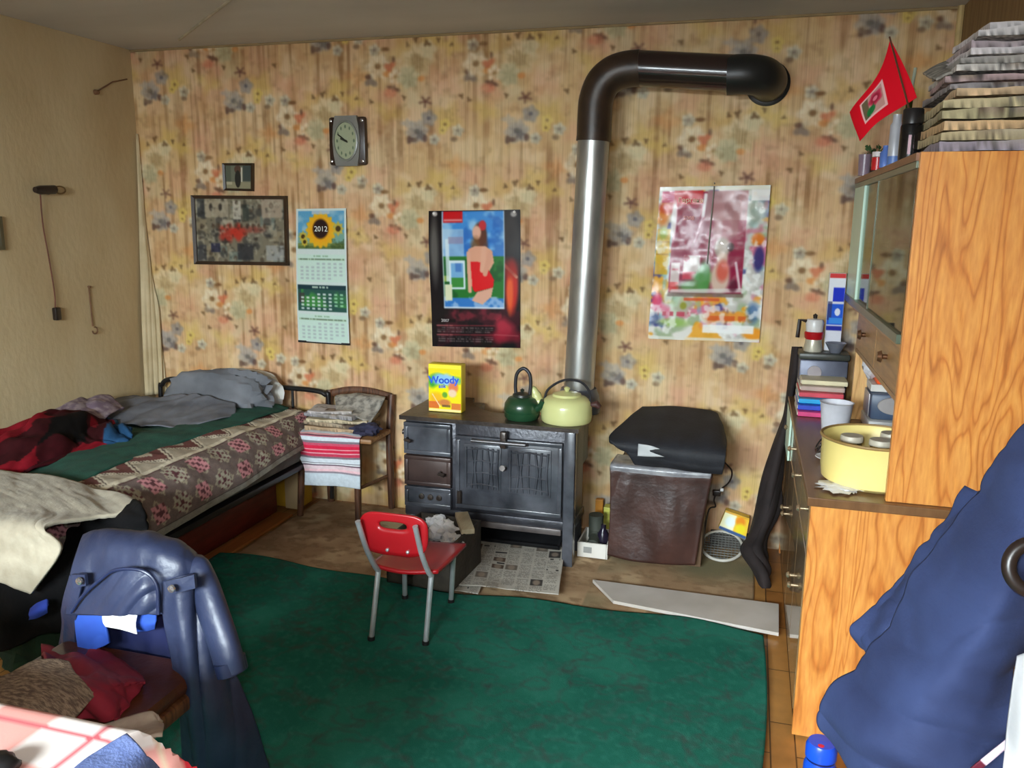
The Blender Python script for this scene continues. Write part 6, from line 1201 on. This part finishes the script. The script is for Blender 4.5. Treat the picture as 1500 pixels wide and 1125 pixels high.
# cloth corners: pole top, pole bottom, lower free corner, upper free corner
A, B_, D_, E_ = at(1304, 57, y=-.925), at(1338, 143, y=-1.02), at(1256, 207, y=-.93), at(1250, 164, y=-.86)
pole_cv = quad_place(A, E_, D_, B_, lambda u, v: np.stack([.012*np.sin(u*5+v*2), .018*np.sin(u*6)*u, -.02*np.sin(u*3.1)*(1-v)], -1))
q, cc = print_mesh(cv, pole_cv); o = obj('cloth', q, attr_mat('flag_cloth', .7, .2), r, colors=cc); md = o.modifiers.new('t', 'SOLIDIFY'); md.thickness = .001
def can(name, px, pyb, x, prof, m, label, cat, parts=()):
    c_ = at(px, pyb, x=x); c_[2] = UT+.001
    rr_ = root(name, c_, label, cat); obj('body', MB().lathe(prof, c_, 24), m, rr_)
    for pn, pp, pm in parts: obj(pn, MB().lathe(pp, c_, 24), pm, rr_)
    return rr_, c_
bk = mat('can_black', (22, 20, 22), None, .25, .3, coat=.3)
rr_, c_ = can('spray_can', 1333, 218, .447, [(0, 0), (.032, 0), (.033, .004), (.033, .10), (.031, .106), (0, .107)], bk, 'black spray can with pinkish label beside the flag', 'can', (('cap', [(.0, .108), (.030, .108), (.030, .150), (.027, .154), (0, .154)], mat('can_cap', (34, 30, 30), None, .35)),))
obj('label_print', MB().box(c_[0]-.012, c_[1]-.0325, UT+.018, c_[0]+.004, c_[1]-.030, UT+.075), mat('pink_label', (206, 170, 180), None, .5), rr_, smooth=False)
can('deodorant', 1309, 232, .436, [(0, 0), (.020, 0), (.020, .13), (.014, .14), (.014, .165), (0, .166)], mat('silver_can', (196, 198, 206), None, .3, .3), 'slim silver deodorant can left of the black spray can', 'can', (('blue_base', [(.0205, .002), (.0205, .03)], mat('blue_label', (90, 120, 180), None, .4)),))
can('bottle', 1296, 238, .425, [(0, 0), (.018, 0), (.018, .05), (.010, .06), (.010, .075), (0, .076)], mat('blue_bottle', (90, 120, 190), None, .3), 'little blue bottle in front of the silver can', 'bottle')
can('jar', 1285, 243, .42, [(0, 0), (.020, 0), (.021, .045), (0, .046)], mat('red_jar', (190, 30, 36), None, .3), 'small red jar with white lid under the flag', 'jar', (('lid', [(0, .047), (.021, .047), (.021, .065), (0, .066)], mat('white_cap', (216, 206, 206), None, .4)),))
can('glass', 1266, 246, .42, [(0, 0), (.022, 0), (.026, .085), (.024, .085), (.020, .004), (0, .004)], mat('mauve_plastic', (130, 110, 126), (150, 130, 144), .3, scale=10), 'mauve tumbler at the far left of the hutch top', 'tumbler')
c_ = at(1280, 232, x=.46); c_[2] = UT+.001
r = root('plant', c_, 'small artificial green plant in a dark pot behind the red jar', 'plant'); obj('pot', MB().lathe([(0, 0), (.016, 0), (.022, .04), (0, .04)], c_, 18), mat('dark_pot', (60, 40, 30), None, .6), r)
q = MB()
for k in range(60):
    t = k*2.4; s = .010+.024*((k*7) % 5)/5; p = c_+[s*math.cos(t), s*math.sin(t), .045+.075*((k*3) % 7)/7]
    q.v += [tuple(p), tuple(p+[.016*math.cos(t), .016*math.sin(t), .012]), tuple(p+[.012*math.cos(t+.7), .012*math.sin(t+.7), .02])]; n_ = len(q.v); q.f.append((n_-3, n_-2, n_-1))
obj('foliage', q, mat('leaf_green', (40, 70, 34), (60, 96, 50), .7, scale=30), r, smooth=False)
c_ = at(1327, 200, x=.55); c_[2] = UT+.001
r = root('vase', c_, 'narrow green bud vase with a pale stick behind the flag', 'vase'); obj('body', MB().lathe([(0, 0), (.02, 0), (.022, .08), (.010, .20), (.013, .28), (0, .28)], c_, 20), mat('green_glass', (52, 76, 34), (70, 96, 44), .2), r); obj('stick', MB().tube([c_+[0, 0, .27], c_+[.010, 0, .40]], .006, 8), mat('pale_stick', (176, 186, 166), None, .6), r)

# ------------------------------------------------------------------ right foreground: blue work jacket on a wall hook
bj = mat('blue_workcloth', (34, 46, 84), (46, 60, 102), .85, 0, scale=6, bump=.08, bscale=140)
r = root('work_jacket', (.45, -2.6, .6), 'blue work jacket hanging in the right foreground beside the sideboard', 'jacket')
def J(pts): return [at(px, py, y=yy) for px, py, yy in pts]
C = [J([(1536, 540, -2.56), (1560, 540, -2.60), (1590, 545, -2.62), (1640, 560, -2.60), (1680, 580, -2.56)]),
     J([(1494, 604, -2.53), (1530, 612, -2.62), (1570, 615, -2.66), (1620, 620, -2.64), (1690, 640, -2.58)]),
     J([(1446, 682, -2.50), (1490, 696, -2.62), (1540, 705, -2.68), (1600, 705, -2.66), (1680, 720, -2.58)]),
     J([(1392, 768, -2.49), (1445, 790, -2.62), (1500, 800, -2.69), (1560, 800, -2.66), (1640, 810, -2.58)]),
     J([(1336, 850, -2.48), (1400, 876, -2.62), (1460, 890, -2.69), (1515, 890, -2.66), (1580, 895, -2.58)]),
     J([(1284, 940, -2.48), (1350, 960, -2.62), (1410, 968, -2.68), (1465, 965, -2.66), (1494, 960, -2.60)]),
     J([(1208, 1024, -2.48), (1295, 1045, -2.62), (1360, 1050, -2.67), (1430, 1048, -2.66), (1486, 1030, -2.62)]),
     J([(1200, 1058, -2.48), (1262, 1094, -2.61), (1330, 1115, -2.66), (1400, 1110, -2.66), (1478, 1100, -2.63)]),
     J([(1236, 1090, -2.50), (1270, 1165, -2.60), (1340, 1170, -2.64), (1400, 1165, -2.64), (1472, 1160, -2.62)])]
sheet('body', C, bj, r, 110, 150, wr=[(.012, 1.0, 5.0, 1), (.010, 1.6, 9, 1), (.003, 5, 18, 1)], seed=41, thick=.008)
C = [J([(1420, 715, -2.40), (1440, 722, -2.46), (1465, 730, -2.44)]), J([(1372, 778, -2.39), (1400, 800, -2.47), (1425, 815, -2.43)]), J([(1318, 848, -2.38), (1352, 872, -2.47), (1380, 890, -2.43)]), J([(1264, 904, -2.38), (1300, 930, -2.46), (1332, 950, -2.43)]), J([(1249, 922, -2.38), (1280, 955, -2.45), (1300, 975, -2.42)]), J([(1262, 945, -2.39), (1284, 972, -2.44), (1300, 990, -2.42)])]
sheet('sleeve', C, bj, r, 50, 70, wr=[(.010, 10, 12, 1)], seed=18, thick=.02)
top_ = at(1600, 546, y=-2.60)
obj('hanging_loop', MB().tube(smooth_path([top_+[-.04, 0, -.02], top_+[.02, 0, .05], (XR-.125, -2.6, 1.41), top_+[.05, 0, .03], top_+[.04, 0, -.02]], 24), .006, 8), mat('blue_workcloth', 0), r)
r = root('coat_hook', (.78, -2.60, 1.52), 'dark coat hook board on the right wall holding the blue jacket', 'coat hook')
obj('board', MB().box(XR-.02, -2.75, 1.42, XR, -2.45, 1.50, .004), cw, r); obj('hook', MB().tube(smooth_path([(XR-.015, -2.6, 1.47), (XR-.07, -2.6, 1.43), (XR-.12, -2.6, 1.40), (XR-.15, -2.6, 1.44)], 14), .008, 8), hk, r)
C = [J([(1478, 1000, -2.70), (1510, 985, -2.74), (1560, 980, -2.72)]), J([(1482, 1060, -2.71), (1515, 1060, -2.76), (1570, 1060, -2.72)]), J([(1472, 1140, -2.71), (1510, 1140, -2.76), (1570, 1140, -2.72)]), J([(1470, 1200, -2.70), (1510, 1200, -2.75), (1570, 1200, -2.72)])]
C = [J([(1500, 962, -2.70), (1530, 955, -2.74), (1570, 955, -2.72)]), J([(1489, 1030, -2.71), (1520, 1030, -2.76), (1575, 1030, -2.72)]), J([(1480, 1110, -2.71), (1515, 1110, -2.76), (1570, 1110, -2.72)]), J([(1474, 1190, -2.70), (1510, 1190, -2.75), (1570, 1190, -2.72)])]
r = root('bag', at(1520, 1100, y=-2.73), 'white bag with a black ring handle at the right edge of the jacket', 'bag')
sheet('body', C, mat('white_bag', (226, 226, 228), None, .5), r, 30, 50, wr=[(.004, 9, 3, 1)], seed=3, thick=.03)
c_ = at(1516, 832, y=-2.745); obj('ring_handle', MB().tube([c_+[.036*math.cos(t), .01*math.sin(t), .036*math.sin(t)] for t in np.linspace(0, 2*math.pi, 33)], .011, 10, cap=False), dkp, r); obj('strap', MB().tube([c_+[.0, 0, -.04], at(1516, 900, y=-2.74), at(1526, 960, y=-2.73)], [(.006, .014)]*3, 10), dkp, r)
C = [J([(1418, 1128, -2.70), (1440, 1110, -2.705), (1474, 1083, -2.70)]), J([(1424, 1136, -2.70), (1448, 1118, -2.705), (1476, 1094, -2.70)])]
def rib(U, V, u, v): 
    c = np.empty(u.shape+(3,)); c[:] = (214, 190, 206); c[u < .42] = (96, 24, 44); return c
sheet('ribbon', C, attr_mat('ribbon_print', .6), None, 30, 6, thick=.003, paint=rib, label='short maroon and white ribbon lying on the blue jacket near the bag', cat='ribbon')
b0 = at(1204, 1090, z=.25); b0[2] = .012
r = root('bottle', b0, 'bright blue bottle with a red dot on the floor before the sideboard', 'bottle'); bb = mat('cobalt_plastic', (20, 70, 200), (30, 84, 216), .3, 0, scale=4)
obj('body', MB().lathe([(0, 0), (.040, 0), (.042, .006), (.042, .175), (.036, .195)], b0, 28), bb, r); obj('collar', MB().lathe([(.037, .195), (.037, .203)], b0, 28), mat('cobalt_dark', (10, 26, 90), None, .4), r); obj('cap', MB().lathe([(.040, .203), (.040, .232), (.034, .245), (0, .247)], b0, 28), bb, r)
obj('red_dot', MB().lathe([(.009, .246), (.008, .249), (0, .250)], b0+[-.004, -.020, -.003], 16), mat('red_dot', (214, 30, 60), None, .4), r)
